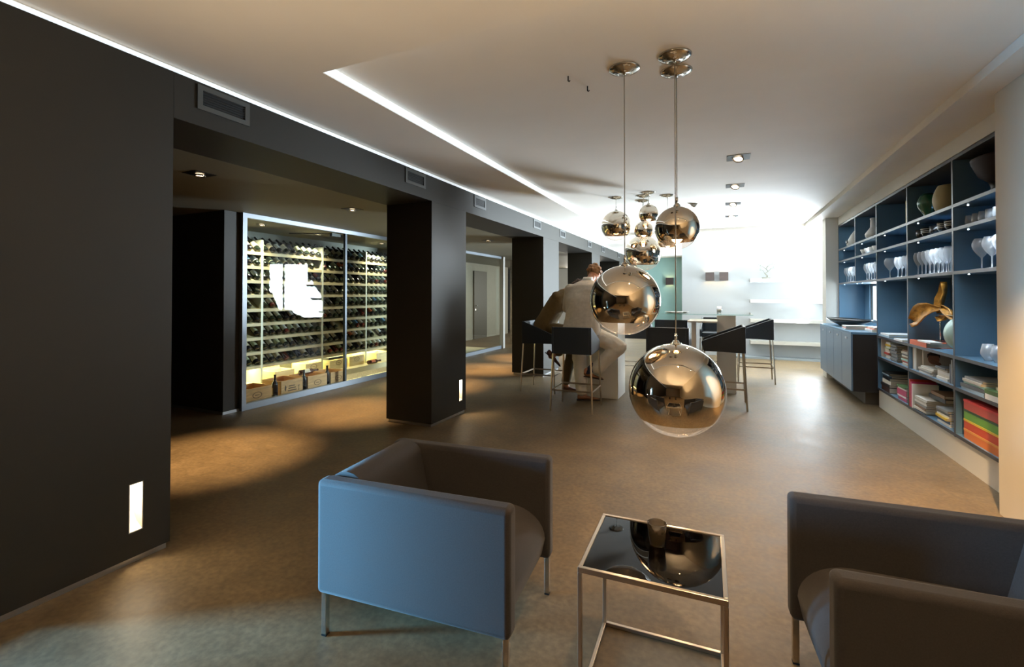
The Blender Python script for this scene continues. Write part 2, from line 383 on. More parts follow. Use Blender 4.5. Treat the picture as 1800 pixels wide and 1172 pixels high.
# ------------------------------------------------------------------ mirror ball pendants
def ball_mesh(Rr):
    zc = -.62
    a1 = math.acos(zc)
    up = MB().lathe([(Rr*math.sin(.10+(a1-.10)*i/28), Rr*math.cos(.10+(a1-.10)*i/28)) for i in range(29)], 56).mesh('mirror_shell', MIRROR, True)
    lo = MB().lathe([(max(1e-4, Rr*math.sin(a1+(math.pi-a1)*i/14)), Rr*math.cos(a1+(math.pi-a1)*i/14)) for i in range(15)], 56).mesh('clear_shell', ACRYL, True)
    return up, lo
BM = {r: ball_mesh(r) for r in (.125, .2, .25)}
BULB = emis('warm_bulb', (1, .72, .42), 14)
def pendant(x, y, z, r, label, watt, canopy_xy=None):
    cx, cy = canopy_xy or (x, y)
    t = thing('mirror_ball_pendant', label, 'pendant lamp', (x, y, z), 0, 'mirror ball pendant lamps')
    top = RZ-z
    obj('mirror_shell', BM[r][0], t); obj('clear_shell', BM[r][1], t)
    MB().lathe([(.0, r+.018), (.012, r+.018), (.02, r+.006), (.1*r+.006, r*.995), (.1*r+.003, r*.985), (0, r*.985)], 20).build('cap', CHROME, t, smooth=True)
    MB().tube([(0, 0, r+.0185), (0, 0, r+.055)], .0065, 12).build('cable_grip', CHROME, t, smooth=True)
    MB().tube([(0, 0, r+.055), (cx-x, cy-y, top-.03)], .0028, 8).build('cable', mat('clear_cable', '#b9b2a8', .3, .4), t, smooth=True)
    MB().lathe([(.0, top-.034), (.008, top-.034), (.009, top-.026), (.05, top-.02), (.085, top-.008), (.09, top-.0005), (0, top-.0005)], 32, (cx-x, cy-y, 0)).build('canopy', CHROME, t, smooth=True)
    MB().lathe([(0, .3*r), (.02, .3*r), (.02, -.02), (0, -.02)], 16).build('lamp_socket', CHROME, t, smooth=True)
    MB().sphere((0, 0, -.055), .032, 16).build('bulb', BULB, t, smooth=True)
    point('pendant_light', (x, y, z-.11), watt, (1, .70, .40), .035)
    return t
pendant(-.235, 2.70, .835, .25, 'largest and lowest mirror ball pendant, hanging nearest above the floor', 5)
pendant(-.516, 2.736, 1.32, .20, 'medium mirror ball pendant hanging in front of the man in the pale jacket', 4)
pendant(-.243, 2.89, 1.74, .125, 'small mirror ball pendant hanging high above the two larger near ones', 3)
pendant(-1.306, 6.326, 2.28, .20, 'leftmost mirror ball of the far cluster under the ceiling', 4)
pendant(-.862, 6.18, 2.38, .125, 'small highest mirror ball of the far cluster', 3)
pendant(-.95, 6.36, 2.20, .125, 'small mirror ball of the far cluster partly behind the large one', 3)
pendant(-1.01, 6.67, 1.93, .25, 'large lowest mirror ball of the far cluster above the man', 4, )
pendant(-.66, 6.46, 2.06, .125, 'small mirror ball hidden behind the near small pendant', 3)

# ------------------------------------------------------------------ ceiling fittings
RIM = mat('lamp_reflector', '#d8c9b4', .2, 1)
def downlight(x, y, z, label, group, s=.07, tilt=(0, 0), lampr=.042):
    t = thing('recessed_spotlight', label, 'spotlight', (x, y, z), 0, group)
    MB().box(-s, s, -s, s, -.004, -.0006).build('frame', BLACK, t)
    n = Vector((tilt[0], tilt[1], -1)).normalized(); q = n.to_track_quat('Z', 'Y')
    rg = MB().lathe([(lampr*.78, -.001), (lampr, .0), (lampr, .012), (lampr*.8, .012), (lampr*.78, -.001)], 24); rg.v = [tuple(q @ Vector(v)+Vector((0, 0, -.009))) for v in rg.v]
    o = rg.build('lamp_ring', RIM, t, smooth=True)
    d = MB().lathe([(0.0001, .006), (lampr*.78, .005)], 24); d.v = [tuple(q @ Vector(v)+Vector((0, 0, -.009))) for v in d.v]
    d.build('lamp_face', emis('halogen_face', (1, .80, .55), 9), t)
    return t
WARM = (1, .66, .33)
for i, (y, tgt, pw) in enumerate(((4.95, (-.2, 3.65), 190), (6.22, (.15, 4.95), 150), (7.44, (.1, 6.9), 90), (8.62, (.1, 8.3), 70))):
    downlight(.14, y, RZ, f'black square spotlight in raised ceiling, {["nearest", "second nearest", "third nearest", "farthest"][i]} of the row of four', 'spotlights in the raised ceiling', .10, (-.25, -.5), .05)
    spot('ceiling_spot', (.13, y-.02, RZ-.035), (tgt[0], tgt[1], 0), pw, WARM, 62, .9)
for i, y in enumerate((2.37, 4.05, 5.72, 7.38, 9.05)):
    nm = ['in front of the dark end wall', 'before the wine room door', 'behind the nearest pillar', 'seen through the second opening', 'far along the aisle past the second pillar'][i]
    downlight(-3.78, y, LZ, f'small lit spotlight in low aisle ceiling, {nm}', 'spotlights in the aisle ceiling', .085, (0, 0), .038)
    spot('aisle_spot', (-3.78, y, LZ-.03), (-3.9, y+.22, 0), 520, WARM, 46, .95)
for k, (x, y, tx, ty, pw) in enumerate(((-.02, 1.86, .0, 2.25, 76), (.95, 1.86, 1.55, 3.62, 900))):
    downlight(x, y, CZ, f'black square recessed ceiling spotlight, {["above the side table", "beside the right wall"][k]}', 'spotlights above the armchairs')
    spot('lounge_spot', (x, y, CZ-.035), (tx, ty, 0 if k == 0 else .35), pw, WARM, 66 if k == 0 else 38, .9)
GLOW = emis('glow_strip', (.86, .95, 1.0), .55)  # weak even glow for the two bright ceiling lines
tag(MB().box(-2.736, -2.733, -5.0, 16.4, 2.566, 2.594).build('glow_strip', GLOW), 'thin white glowing line along the top of the charcoal wall', 'light strip')
tag(MB().box(rx0+.0005, rx0+.004, ry0+.001, ry1-.001, CZ+.003, RZ-.003).build('glow_strip', GLOW), 'thin white glowing line along the left edge of the raised ceiling', 'light strip')
for i, (x, y) in enumerate(((-.84, 2.69), (-.77, 2.87))):
    h = MB().tube([(0, 0, 0), (0, 0, -.028)], .004, 8).tube([(0, 0, -.028), (.006, 0, -.034), (.012, 0, -.028)], .0035, 8)
    tag(h.build('ceiling_hook', BLACK, None, (x, y, RZ)), f'small black hook in the raised ceiling, {["nearer", "farther"][i]} of the two', 'hook', 'ceiling hooks')
sd = thing('smoke_detector', 'white round smoke detector under the raised ceiling', 'smoke detector', (-.37, 7.22, RZ))
MB().lathe([(0, -.04), (.035, -.04), (.05, -.015), (.055, 0), (0, 0)], 24).build('body', WHITE, sd, smooth=True)
MB().lathe([(.0, -.052), (.015, -.052), (.02, -.0405), (0, -.0405)], 16).build('sensor', WHITE, sd, smooth=True)

# wall vents
vn = ['nearest', 'second', 'third', 'fourth', 'fifth', 'sixth', 'seventh', 'farthest']
for i, (y0, y1) in enumerate(((1.68, 2.0), (3.59, 3.91), (4.92, 5.22), (6.85, 7.17), (8.16, 8.47), (10.08, 10.39), (11.38, 11.7), (13.3, 13.62))):
    z0, z1 = 2.405, 2.545
    t = thing('air_vent', f'grey louvred air vent under the ceiling, {vn[i]} of the row on the charcoal beam', 'vent', (LX, (y0+y1)/2, z0), 0, 'air vents on the beam')
    h = (y1-y0)/2; H = z1-z0; fr = MB(); wall_holes(fr, 'x', .0006, .008, -h, h, 0, H, [(-h+.03, h-.03, .028, H-.028)])
    fr.build('frame', mat('vent_grey', '#484a49', .5), t)
    MB().box(.0006, .0012, -h+.03, h-.03, .028, H-.028).build('duct', DARKIN, t)
    for k in range(6):
        z = .034+k*(H-.068)/5
        MB().prism([(.0015, z-.003), (.0075, z-.007), (.0075, z-.005), (.0015, z+.001)], 'y', -h+.031, h-.031).build('slat', mat('vent_slat', '#131416', .6), t)
# niche lights
NW = mat('niche_white', '#e6e0d4', .6)
for i, (y0, y1, z0, z1) in enumerate(((1.366, 1.429, .156, .399), (4.586, 4.654, .153, .389))):
    t = thing('niche_light', ['lit white slot low in the near charcoal wall', 'lit white slot low in the nearest charcoal pillar'][i], 'wall light', (LX, (y0+y1)/2, z0), 0, 'low wall niche lights')
    h = (y1-y0)/2; H = z1-z0
    s = MB().box(-.088, -.002, -h, -h+.004, 0, H).box(-.088, -.002, h-.004, h, 0, H).box(-.088, -.084, -h+.004, h-.004, 0, H).box(-.084, -.002, -h+.004, h-.004, H-.004, H)
    s.prism([(-.084, 0), (-.002, 0), (-.002, .004), (-.05, .03), (-.084, .08)], 'y', -h+.004, h-.004)
    s.build('housing', NW, t)
    MB().box(-.075, -.03, -h+.012, h-.012, H-.012, H-.0045).build('lamp', emis('niche_lamp', (1, .93, .80), 60), t)
    area('niche_lamp_light', (LX-.03, (y0+y1)/2, z1-.02), (.85, 0, -1), .03, .04, 1.6, (1, .80, .52))

# ------------------------------------------------------------------ bar stools
def stool_proto():
    t = thing('bar_stool', '', 'bar stool', (0, 0, 0), 0, 'black leather bar stools')
    W, D = .235, .24; zb = .665   # local: front +y, back at -y
    def side(s):
        q = [(-D, zb), (-D, .975), (-D+.035, .975), (D-.01, .80), (D, .78), (D-.02, zb+.015)]
        return MB().prism(q, 'x', s*W, s*(W-.025))
    for s in (-1, 1): side(s).build('armrest', LEATHER, t, bevel=.006)
    MB().box(-W+.0255, W-.0255, -D, -D+.03, zb, .975).build('backrest', LEATHER, t, bevel=.006)
    MB().box(-W+.026, W-.026, -D+.031, D-.02, zb+.005, .75).build('seat', LEATHER, t, bevel=.015)
    F = .015
    for sx in (-1, 1):
        for sy in (-1, 1):
            MB().bar((sx*(W-.012), sy*(D-.02), zb-.001), (sx*(W+.012), sy*(D+.012), 0), .015).build('leg', STEEL, t)
    z = .235; k = (zb-z)/zb
    x, y = W-.012+.024*k, D-.02+.032*k
    for s in (-1, 1):
        MB().box(-x+.008, x-.008, s*y-.006, s*y+.006, z, z+.018).build('footrest', STEEL, t)
        MB().box(s*x-.006, s*x+.006, -y+.008, y-.008, z, z+.018).build('footrest', STEEL, t)
    return t
st0 = stool_proto()
stools = [((-1.605, 5.45), 2, 'black leather bar stool seen from behind, beside the man in the pale jacket'),
    ((-2.35, 6.33), -90, 'black leather bar stool farthest left, before the second charcoal pillar'),
    ((-.585, 5.86), 0, 'black leather bar stool seen from behind, partly hidden by the lowest mirror ball'),
    ((.0, 6.33), 90, 'black leather bar stool with sloping arm, right of the lowest mirror ball'),
    ((.46, 8.32), 90, 'black leather bar stool standing farthest right at the glass table'),
    ((-.10, 8.30), 178, 'black leather bar stool facing the viewer behind the glass table'),
    ((-.72, 7.62), 2, 'black leather bar stool far behind the near stool, left of the glass table'),
    ((-1.27, 7.72), 3, 'black leather bar stool seen behind the white block, below the medium mirror ball')]
for i, ((x, y), a, lab) in enumerate(stools):
    if i == 0: st0.location = (x, y, 0); st0.rotation_euler.z = R(a); st0['label'] = lab
    else: copy_tree(st0, None, lab, (x, y, 0), R(a))

# ------------------------------------------------------------------ bar tables
LACQ = mat('white_lacquer', '#dcd9d2', .35)
t = thing('bar_counter', 'white block bar counter behind the man in the pale jacket', 'counter', (-1.575, 6.335, 0))
MB().box(-.125, .335, -.24, .24, 0, 1.03).build('body', LACQ, t, bevel=.004)
MB().box(-.325, .345, -.215, .27, 1.031, 1.065).build('counter_top', LACQ, t, bevel=.003)
t = thing('glass_bar_table', 'high bar table with glass top on white legs, before the white wall', 'table', (0, 0, 0))
MB().box(-.82, .37, 7.05, 7.95, 1.068, 1.083).build('glass_top', glass('table_glass', (.80, .90, .88), 1.6), t)
MB().box(-.43, -.07, 6.62, 7.25, .985, 1.005).build('lower_top', LACQ, t)
for (a, b2, c0, d0) in ((-.08, .16, 7.08, 7.22), (-.08, .16, 7.7, 7.84), (-.40, -.34, 6.95, 7.01)):
    MB().box(a, b2, c0, d0, 0, 1.067 if a > -.3 else .984).build('leg', LACQ, t, bevel=.003)
g = thing('drinking_glass', 'small pale tumbler standing on the glass bar table', 'glass', (-.05, 7.4, 1.0835))
MB().lathe([(0, .0), (.032, 0), (.038, .1), (.034, .1), (.029, .006), (0, .006)], 20).build('cup_wall', STEMG, g, smooth=True)
MB().lathe([(0, .007), (.028, .007), (.03, .06), (0, .06)], 20).build('drink', mat('milky_drink', '#e9e6de', .3), g, smooth=True)
for i, (x, y) in enumerate(((-.62, 7.3), (-.72, 7.42), (-.55, 7.55))):
    p = MB().lathe([(0, 0), (.04, 0), (.085, .012), (.083, .015), (.04, .004), (0, .004)], 24).build('plate', LACQ, None, (x, y, 1.0835), smooth=True)
    tag(p, f'white plate on the glass bar table, {["nearest", "leftmost", "farthest"][i]} of the three', 'plate', 'plates on the glass table')

# ------------------------------------------------------------------ far white wall: sconces, floating shelves, bonsai
for i, x in enumerate((-.265, .02)):
    t = thing('wall_sconce', f'black square wall lamp shining up and down, {["left", "right"][i]} of the pair on the white wall', 'wall lamp', (x, 11.46, 1.67), 0, 'wall lamps on the white wall')
    s = MB(); wall_holes(s, 'x', -.09, -.085, -.12, -.001, 0, .18, []); s.box(.085, .09, -.12, -.001, 0, .18).box(-.085, .085, -.12, -.115, 0, .18)
    s.build('shade', mat('sconce_brown', '#3a2f2c', .5), t); MB().box(-.084, .084, -.010, -.001, 0, .18).build('back_plate', BLACK, t)
    MB().tube([(-.04, -.06, .09), (.04, -.06, .09)], .012, 10).build('lamp', emis('sconce_lamp', (1, .75, .42), 20), t)
    point('sconce_light', (x, 11.40, 1.76), 7, (1, .70, .36), .02)
t = thing('wall_sconce', 'black wall lamp on the far teal wall', 'wall lamp', (-1.62, 16.5, 1.68), 0)
s = MB().box(-.12, -.115, -.12, -.001, 0, .24).box(.115, .12, -.12, -.001, 0, .24).box(-.115, .115, -.12, -.115, 0, .24); s.build('shade', mat('sconce_brown', '#3a2f2c', .5), t)
MB().tube([(-.04, -.06, .12), (.04, -.06, .12)], .012, 10).build('lamp', emis('sconce_lamp', (1, .75, .42), 20), t); point('sconce_light', (-1.62, 16.44, 1.80), 12, (1, .70, .36), .02)
for i, z in enumerate((1.655, 1.215, .80, .34)):
    s = MB().box(.53, 2.15, 11.20, 11.459, z-.035, z+.035).build('floating_shelf', LACQ, bevel=.003)
    tag(s, f'white floating shelf on the bright wall, {["topmost, under the bonsai", "second from the top", "third from the top", "lowest"][i]}', 'shelf', 'floating shelves')
tag(MB().box(.2, 2.15, 11.15, 11.459, 0, .035).build('hearth_plinth', mat('grey_plinth', '#8f979c', .5)), 'low grey plinth along the foot of the white wall', 'plinth')
t = thing('bonsai', 'small bare twisted bonsai on the topmost white floating shelf', 'plant', (.84, 11.33, 1.691))
MB().lathe([(0, 0), (.07, 0), (.085, .03), (.078, .03), (.07, .012), (0, .012)], 20).build('pot', mat('grey_pot', '#8d8d84', .6), t, smooth=True)
tr = [(0, 0, .013), (.03, 0, .06), (-.02, .01, .11), (.04, 0, .16), (.0, 0, .21), (.02, 0, .26)]
MB().tube(tr, [.016, .014, .012, .010, .008, .005], 8).build('trunk', mat('bark', '#6c6a5e', .8), t, smooth=True)
for k, (a, b2) in enumerate((((.04, 0, .16), (.13, .02, .22)), ((-.02, .01, .11), (-.09, .0, .20)), ((0, 0, .21), (-.14, .01, .29)), ((.02, 0, .26), (.15, -.01, .32)), ((0, 0, .21), (.08, -.03, .30)))):
    br = MB().tube([a, ((a[0]+b2[0])/2, a[1], (a[2]+b2[2])/2+.015), b2], [.006, .004, .002], 6).build('branch', mat('bark', '#6c6a5e', .8), t, smooth=True)
    lf = MB()
    for q in range(16):
        c0 = Vector(b2)+Vector((rng.uniform(-.045, .045), rng.uniform(-.03, .03), rng.uniform(-.02, .035))); d = Vector((rng.uniform(-1, 1), rng.uniform(-1, 1), rng.uniform(-.4, .8))).normalized()*.016; e = d.orthogonal().normalized()*.007
        lf._add([c0-d, c0+e, c0+d, c0-e], [(0, 1, 2, 3)])
    o = lf.build('foliage', mat('bonsai_leaf', '#7d8573', .7), br); o['kind'] = 'stuff'

# ------------------------------------------------------------------ wine room
YW0, YW1 = 3.69, 10.70
FRM = mat('grey_aluminium', '#7f868d', .45, .8)
t = obj('window_4', None); tag(t, 'glazed front of the wine room with slim metal frame', 'window', kind='structure')
MB().box(WX-.04, WX+.02, YW0, YW1, .0, .075).build('sill', FRM, t)
MB().box(WX-.04, WX+.02, YW0, YW1, 2.255, LZ-.001).build('head', FRM, t)
MB().box(WX-.04, WX+.02, YW0, YW0+.055, .0755, 2.2545).build('post', FRM, t)
MB().box(WX-.03, WX+.01, 5.325, 5.36, .0755, 2.2545).build('post', mat('dark_post', '#3c4248', .3, .6), t)
MB().box(WX-.04, WX+.06, 10.70, 10.80, 0, LZ-.001).build('post', LACQ, t)
for a, b2 in ((3.746, 5.324), (5.361, 6.93), (6.932, 8.55), (8.552, 10.699)):
    MB().box(WX-.016, WX-.004, a, b2, .076, 2.254).build('pane', PANE, t)
# door closer arm across the head of the glass door
t = thing('door_closer', 'dark metal door closer under the ceiling inside the wine room', 'door closer', (0, 0, 0))
MB().box(WX-.09, WX-.045, 5.12, 5.32, 2.20, 2.245).build('body', BLACK, t); MB().bar((WX-.07, 5.15, 2.235), (WX-.65, 4.9, 2.245), .02, .012).build('arm', BLACK, t)
RACK = mat('pale_rack_wood', '#a79d78', .5, noise=.1, nscale=5)
RFX, RBX = -5.98, -6.42; RY0, RY1 = 3.75, 7.95
rack = thing('wine_rack', 'tall wall rack of pale slanted shelves full of wine bottles', 'wine rack', (-6.2, 5.85, 0))
ups = [3.75, 4.62, 5.72, 6.75, 7.92]
for y in ups: MB().box(RBX+6.2, RFX+6.2+.02, y-.016-5.85, y+.016-5.85, .1005, 2.13).build('upright', mat('upright_pale', '#b9bfae', .4), rack)
RZS = [1.94, 1.74, 1.54, 1.34, 1.14, .94, .74, .54, .345]
for z in RZS:
    for a, b2 in zip(ups, ups[1:]):
        s = MB().prism([(.215, z-.03), (.24, z-.03), (.24, z+.012), (.215, z+.006), (-.02, z+.196), (-.02, z+.178), (.205, z-.012)], 'y', a+.017-5.85, b2-.017-5.85)
        s.build('shelf', RACK, rack)
# plinth ledge under the rack, lit from beneath the lowest shelf
LEDGE = mat('pale_ledge', '#d8cfa9', .5, noise=.08, nscale=9)
tag(MB().box(-6.49, -5.75, 3.70, 7.98, .001, .10).build('ledge', LEDGE), 'pale low ledge under the wine rack', 'ledge')
tag(MB().box(-5.749, -5.16, 3.70, 7.98, .0005, .012).build('gravel_bed', mat('pale_gravel', '#b3a98f', .8, noise=.35, nscale=60, bump=.8, bscale=90)), 'strip of pale gravel between glass and ledge', 'gravel', kind='stuff')
for i, (a, b2) in enumerate(zip(ups, ups[1:])):
    tag(MB().box(-6.38, -6.05, a+.02, b2-.02, .308, .312).build('light_panel', emis('yellow_led', (1, .90, .45), 4.0)), f'yellow light panel under the lowest rack shelf, {["leftmost", "second", "third", "rightmost"][i]} of four', 'light', 'light panels under the rack')
area('rack_light', (-6.1, 5.85, .300), (.35, 0, -1), 4.0, .25, 26, (1, .88, .42))
for i, (x, y) in enumerate(((-5.72, 4.42), (-5.78, 5.45), (-5.78, 6.95))):
    downlight(x, y, LZ, f'bright small ceiling lamp inside the wine room, {["leftmost", "middle", "rightmost"][i]} of three', 'lamps in the wine room', .05, (0, 0), .045)
    spot('wine_spot', (x, y, LZ-.03), (-6.15, y, .9), 82, (1, .88, .60), 120, .9)
# bottles
def bottle_mesh():
    pr = [(0, 0), (.034, 0), (.0375, .006), (.0375, .185), (.034, .205), (.016, .235), (.0145, .30), (.0165, .302), (.0165, .312), (0, .312)]
    return MB().lathe([(max(r, 1e-4), z) for r, z in pr], 12)
GLB = [mat('bottle_dark_green', '#121a12', .12, spec=.6), mat('bottle_black', '#0d0d10', .12, spec=.6), mat('bottle_red_brown', '#3a120c', .15, spec=.6)]
LBL = [mat('label_cream', '#cfc8ae', .6), mat('label_pale_green', '#b4bd9f', .6), mat('label_white', '#d6d8d4', .6), mat('label_orange', '#b5623a', .6), mat('label_blue', '#5f86a0', .6), mat('label_grey', '#94948a', .6)]
BME = [bottle_mesh().mesh('wine_bottle', g, True) for g in GLB]
LME = [MB().lathe([(.0382, .055), (.0382, .15)], 10, a0=R(-100), a1=R(100)).mesh('label', l, True) for l in LBL]
ordw = ['top', 'second', 'third', 'fourth', 'fifth', 'sixth', 'seventh', 'eighth', 'lowest']
for j, z in enumerate(RZS):
    ys = []
    for a, b2 in zip(ups, ups[1:-1] + [7.75]):
        n = int((b2-a-.09)/.105)
        ys += [a+.0625+(b2-a-.125)*(k)/max(1, n-1) for k in range(n)] if n > 1 else []
    for q, y in enumerate(ys):
        y = y if False else y
        if rng.random() < .05 and j not in (0, 8): continue
        gi = 2 if rng.random() < .07 else rng.randrange(2); has = rng.random() < .78
        li = 3 if rng.random() < .03 else 4 if rng.random() < .03 else rng.choice((0, 0, 1, 1, 2, 5))
        o = obj('wine_bottle', BME[gi])
        tilt = math.atan2(.19, .235)
        # axis: from the base at the front lip up towards the back
        o.rotation_euler = (0, -(math.pi/2-tilt), 0)
        o.location = (-6.2+.208+.0385*math.sin(tilt), y+rng.uniform(-.003, .003), z+.016+.0385*math.cos(tilt))
        gl = ['dark green', 'black', 'red brown'][gi]; ll = ['a cream', 'a pale green', 'a white', 'an orange', 'a blue', 'a grey'][li]
        tag(o, (f'{gl} wine bottle, {ll[2:].strip()} label' if has else f'unlabelled {gl} wine bottle')+f', {nth(q+1)} from left, {ordw[j]} rack shelf', 'wine bottle', 'wine bottles on the rack')
        if has:
            l = obj('label', LME[li], o); l.rotation_euler.z = R(0+rng.uniform(-25, 25))
            l.rotation_euler.z += R(0)
# wooden wine cases
PRINT = mat('burnt_print', '#4a3018', .7)
def crate(x, y, z, dx, dy, h, label, m=PINE, prints=0, rz=0, lid=False):
    t = thing('wine_crate', label, 'crate', (x, y, z), rz, 'wooden wine crates'); th = .014
    MB().box(-dx/2, dx/2, -dy/2, dy/2, 0, .012).build('bottom', m, t)
    for s in (-1, 1):
        MB().box(s*dx/2, s*(dx/2-th), -dy/2, dy/2, .0125, h).build('side', m, t)
        MB().box(-dx/2+th+.0005, dx/2-th-.0005, s*dy/2, s*(dy/2-th), .0125, h).build('end', m, t)
    if prints:
        p = MB(); x0 = dx/2+.0006
        if prints == 1:
            for k in range(3): p.box(x0-.0005, x0, -.07+.01*k, .07-.014*k, .07+.03*k, .082+.03*k)
            p.prism([(-.12, .10), (-.10, .07), (-.09, .13), (-.11, .16)], 'x', x0-.0005, x0); p.box(x0-.0005, x0, .095, .115, .06, .068).box(x0-.0005, x0, .101, .109, .068, .12).box(x0-.0005, x0, .092, .118, .12, .128)
        else:
            for k in range(20):
                a = 2*math.pi*k/20; p.box(x0-.0005, x0, .06*math.cos(a)-.006, .06*math.cos(a)+.006, .11+.035*math.sin(a)-.004, .11+.035*math.sin(a)+.004)
            p.box(x0-.0005, x0, -.03, .03, .106, .113)
        p.build('printing', PRINT, t)
    if lid: MB().prism([(-dx/2-.01, h), (-dx/2-.022, h), (-dx/2-.04, h+.065), (-dx/2-.028, h+.065)], 'y', -dy/2, dy/2).build('lid', m, t)
    return t
GB = .0125
crate(-5.38, 3.98, GB, .34, .40, .20, 'open pine wine crate at the far left behind the glass', prints=2)
crate(-5.40, 4.50, GB, .36, .34, .215, 'open pine wine crate printed with dark crest and lettering', prints=1)
crate(-5.38, 4.91, GB, .36, .34, .215, 'open pine wine crate with a bottle lying across the top', prints=2)
crate(-5.38, 5.31, GB, .34, .30, .205, 'open pine wine crate at the right end of the row', prints=2)
PALEP = mat('pale_pine', '#d9c795', .6, noise=.12, nscale=6, stretch=(1, 1, 9))
crate(-6.08, 4.98, .101, .30, .34, .13, 'pale wooden crate with raised lid on the ledge', PALEP, lid=True)
crate(-6.08, 5.52, .101, .30, .32, .17, 'pale wooden crate on the ledge behind the row of pine crates', PALEP, 2)
crate(-6.06, 6.02, .101, .32, .40, .16, 'pale wooden crate on the ledge with a dark box on it', PALEP, 2)
crate(-6.08, 6.48, .101, .30, .36, .17, 'pale wooden crate on the ledge right of the dark door post', PALEP, 2)
crate(-6.05, 7.15, .101, .32, .40, .16, 'pale wooden crate on the ledge at the far right', PALEP)
def loose_bottle(x, y, z, rz, label, gi=0, li=0, stand=False, tilt=0):
    o = obj('wine_bottle', BME[gi], None, (x, y, z)); o.rotation_euler = (0, 0, rz) if stand else (0, R(90-tilt), rz)
    tag(o, label, 'wine bottle'); l = obj('label', LME[li], o); l.rotation_euler.z = R(180)
    return o
loose_bottle(-5.36, 4.74, .268, R(88), 'wine bottle lying across the top of a pine crate', 2, 0)
loose_bottle(-5.25, 4.2595, GB, 0, 'dark wine bottle standing between the two leftmost pine crates', 1, 0, True)
loose_bottle(-5.24, 4.705, GB, 0, 'dark wine bottle standing left of the crate with lying bottle', 1, 5, True)
loose_bottle(-5.24, 5.12, GB, 0, 'dark wine bottle standing left of the rightmost pine crate', 1, 0, True)
loose_bottle(-5.80, 6.62, .1405, R(86), 'bottle with orange label lying on the pale ledge', 2, 3)
tag(MB().box(-.09, .09, -.16, .16, 0, .04).build('gift_box', mat('black_card', '#16181a', .5), None, (-6.05, 6.02, .262), bevel=.004), 'long black box lying on a pale crate in the wine room', 'box')

# ------------------------------------------------------------------ second glazed room: dark door
t = obj('door_1', None, None, (-6.9, 12.9, 0)); tag(t, 'dark brown door with lever handle in the second glazed room', 'door', kind='structure')
MB().box(.001, .04, -.42, .42, .005, 2.08).build('leaf', mat('dark_brown_door', '#4c4334', .5), t)
h = MB().tube([(.041, -.34, 1.02), (.09, -.34, 1.02), (.095, -.22, 1.02)], .011, 10).build('handle', CHROME, t, smooth=True)
MB().lathe([(0, 0), (.026, 0), (.026, .006), (0, .006)], 16).build('rose', CHROME, h, (.0405, -.34, .90)).rotation_euler = (0, R(90), 0)
spot('room_spot', (-6.0, 10.5, LZ-.03), (-6.4, 11.6, 0), 90, (1, .86, .6), 110, .9)
tag(MB().box(-6.85, -5.2, 8.2, 10.6, .0005, .01).build('carpet', mat('cream_carpet', '#d9d0b0', .9, noise=.1, nscale=80)), 'pale cream carpet inside the second glazed room', 'carpet')

# ------------------------------------------------------------------ shelving unit
SX0, SX1 = 1.70, 2.055
UPS = [3.905, 4.93, 5.96, 7.0, 8.0, 9.035]
unit = thing('shelving_unit', 'large blue black wall shelving filled with glasses, books and vases', 'shelving', (SX0, 6.45, 0))
def ub(x0, x1, y0, y1, z0, z1, name, m=None):
    return MB().box(x0-SX0, x1-SX0, y0-6.45, y1-6.45, z0, z1).build(name, m or [UNIT], unit)
def board(y0, y1, z, name='shelf'):
    o = MB().box(SX0+.003-SX0, SX1-.02-SX0, y0-6.45, y1-6.45, z-.026, z); o.box(0, .0029, y0-6.45, y1-6.45, z-.026, z, 1)
    return o.build(name, [UNIT, UNITE], unit)
for i, y in enumerate(UPS):
    z0 = .206; z1 = 2.436
    lo = z0 if i != 4 else 1.541
    o = MB().box(.003, SX1-.02-SX0, y-.013-6.45, y+.013-6.45, lo, z1); o.box(0, .0029, y-.013-6.45, y+.013-6.45, lo, z1, 1)
    o.build('upright', [UNIT, UNITE], unit)
ub(SX0, SX1-.0, 3.90, 9.045, 2.437, 2.463, 'top_board', [UNITE])
m = MB(); wall_holes(m, 'x', SX1-.0195-SX0, SX1-SX0, 3.9-6.45, 9.045-6.45, .206, 2.436, [(8.19-6.45, 8.76-6.45, .93, 1.514)])
m.build('back_panel', UNIT, unit)
LV = {1: 2.08, 2: 1.89, 3: 1.54, 4: .86, 5: .61, 6: .236}
for i in range(5):
    a, b2 = UPS[i]+.0135, UPS[i+1]-.0135
    for k, z in LV.items():
        if i >= 3 and k >= 4: continue
        if i == 3 and k == 3: continue
        if i == 4 and k == 3: continue
        board(a, b2, z)
board(7.0135, 9.021, 1.54)
for i in range(5):
    a, b2 = UPS[i]+.0135, UPS[i+1]-.0135   # small shelf pins under the glass shelves
    for k in (1, 2, 3):
        for yy in (a+.12, b2-.12):
            MB().lathe([(0, -.006), (.006, -.006), (.006, 0), (0, 0)], 8, (.05, yy-6.45, LV[k]-.027)).build('shelf_lamp', emis('shelf_led', (.8, .92, 1), 6), unit)
        area('shelf_light', (SX0+.09, (a+b2)/2, LV[k]-.034), (.25, 0, -1), .03, .9, (2.2, 4.2, 2.6)[k-1], (.72, .87, 1.0), 125)
# floating cabinet with four doors
cab = thing('sideboard', 'blue grey floating sideboard with four doors at the end of the shelving', 'cabinet', (1.44, 8.0, 0))
CX1 = SX1-.021-1.44
MB().box(.019, CX1, -.985, 1.0185, .16, .862).build('body', mat('dark_brown_side', '#1d1714', .5), cab)
MB().box(0, CX1, -.986, 1.0195, .8625, .89).build('top', UNIT, cab)
MB().box(.16, CX1, -.9, .95, .0, .1595).build('base', mat('base_grey', '#5a5248', .6), cab)
for k in range(4):
    y0 = -.984+k*.501
    d = MB().box(0, .018, y0, y0+.497, .162, .860).build('door', mat('door_blue_grey', '#64798d', .35), cab, bevel=.002)
    MB().box(-.004, -.0002, y0+.20, y0+.29, .79, .815).build('handle', ALU, d)
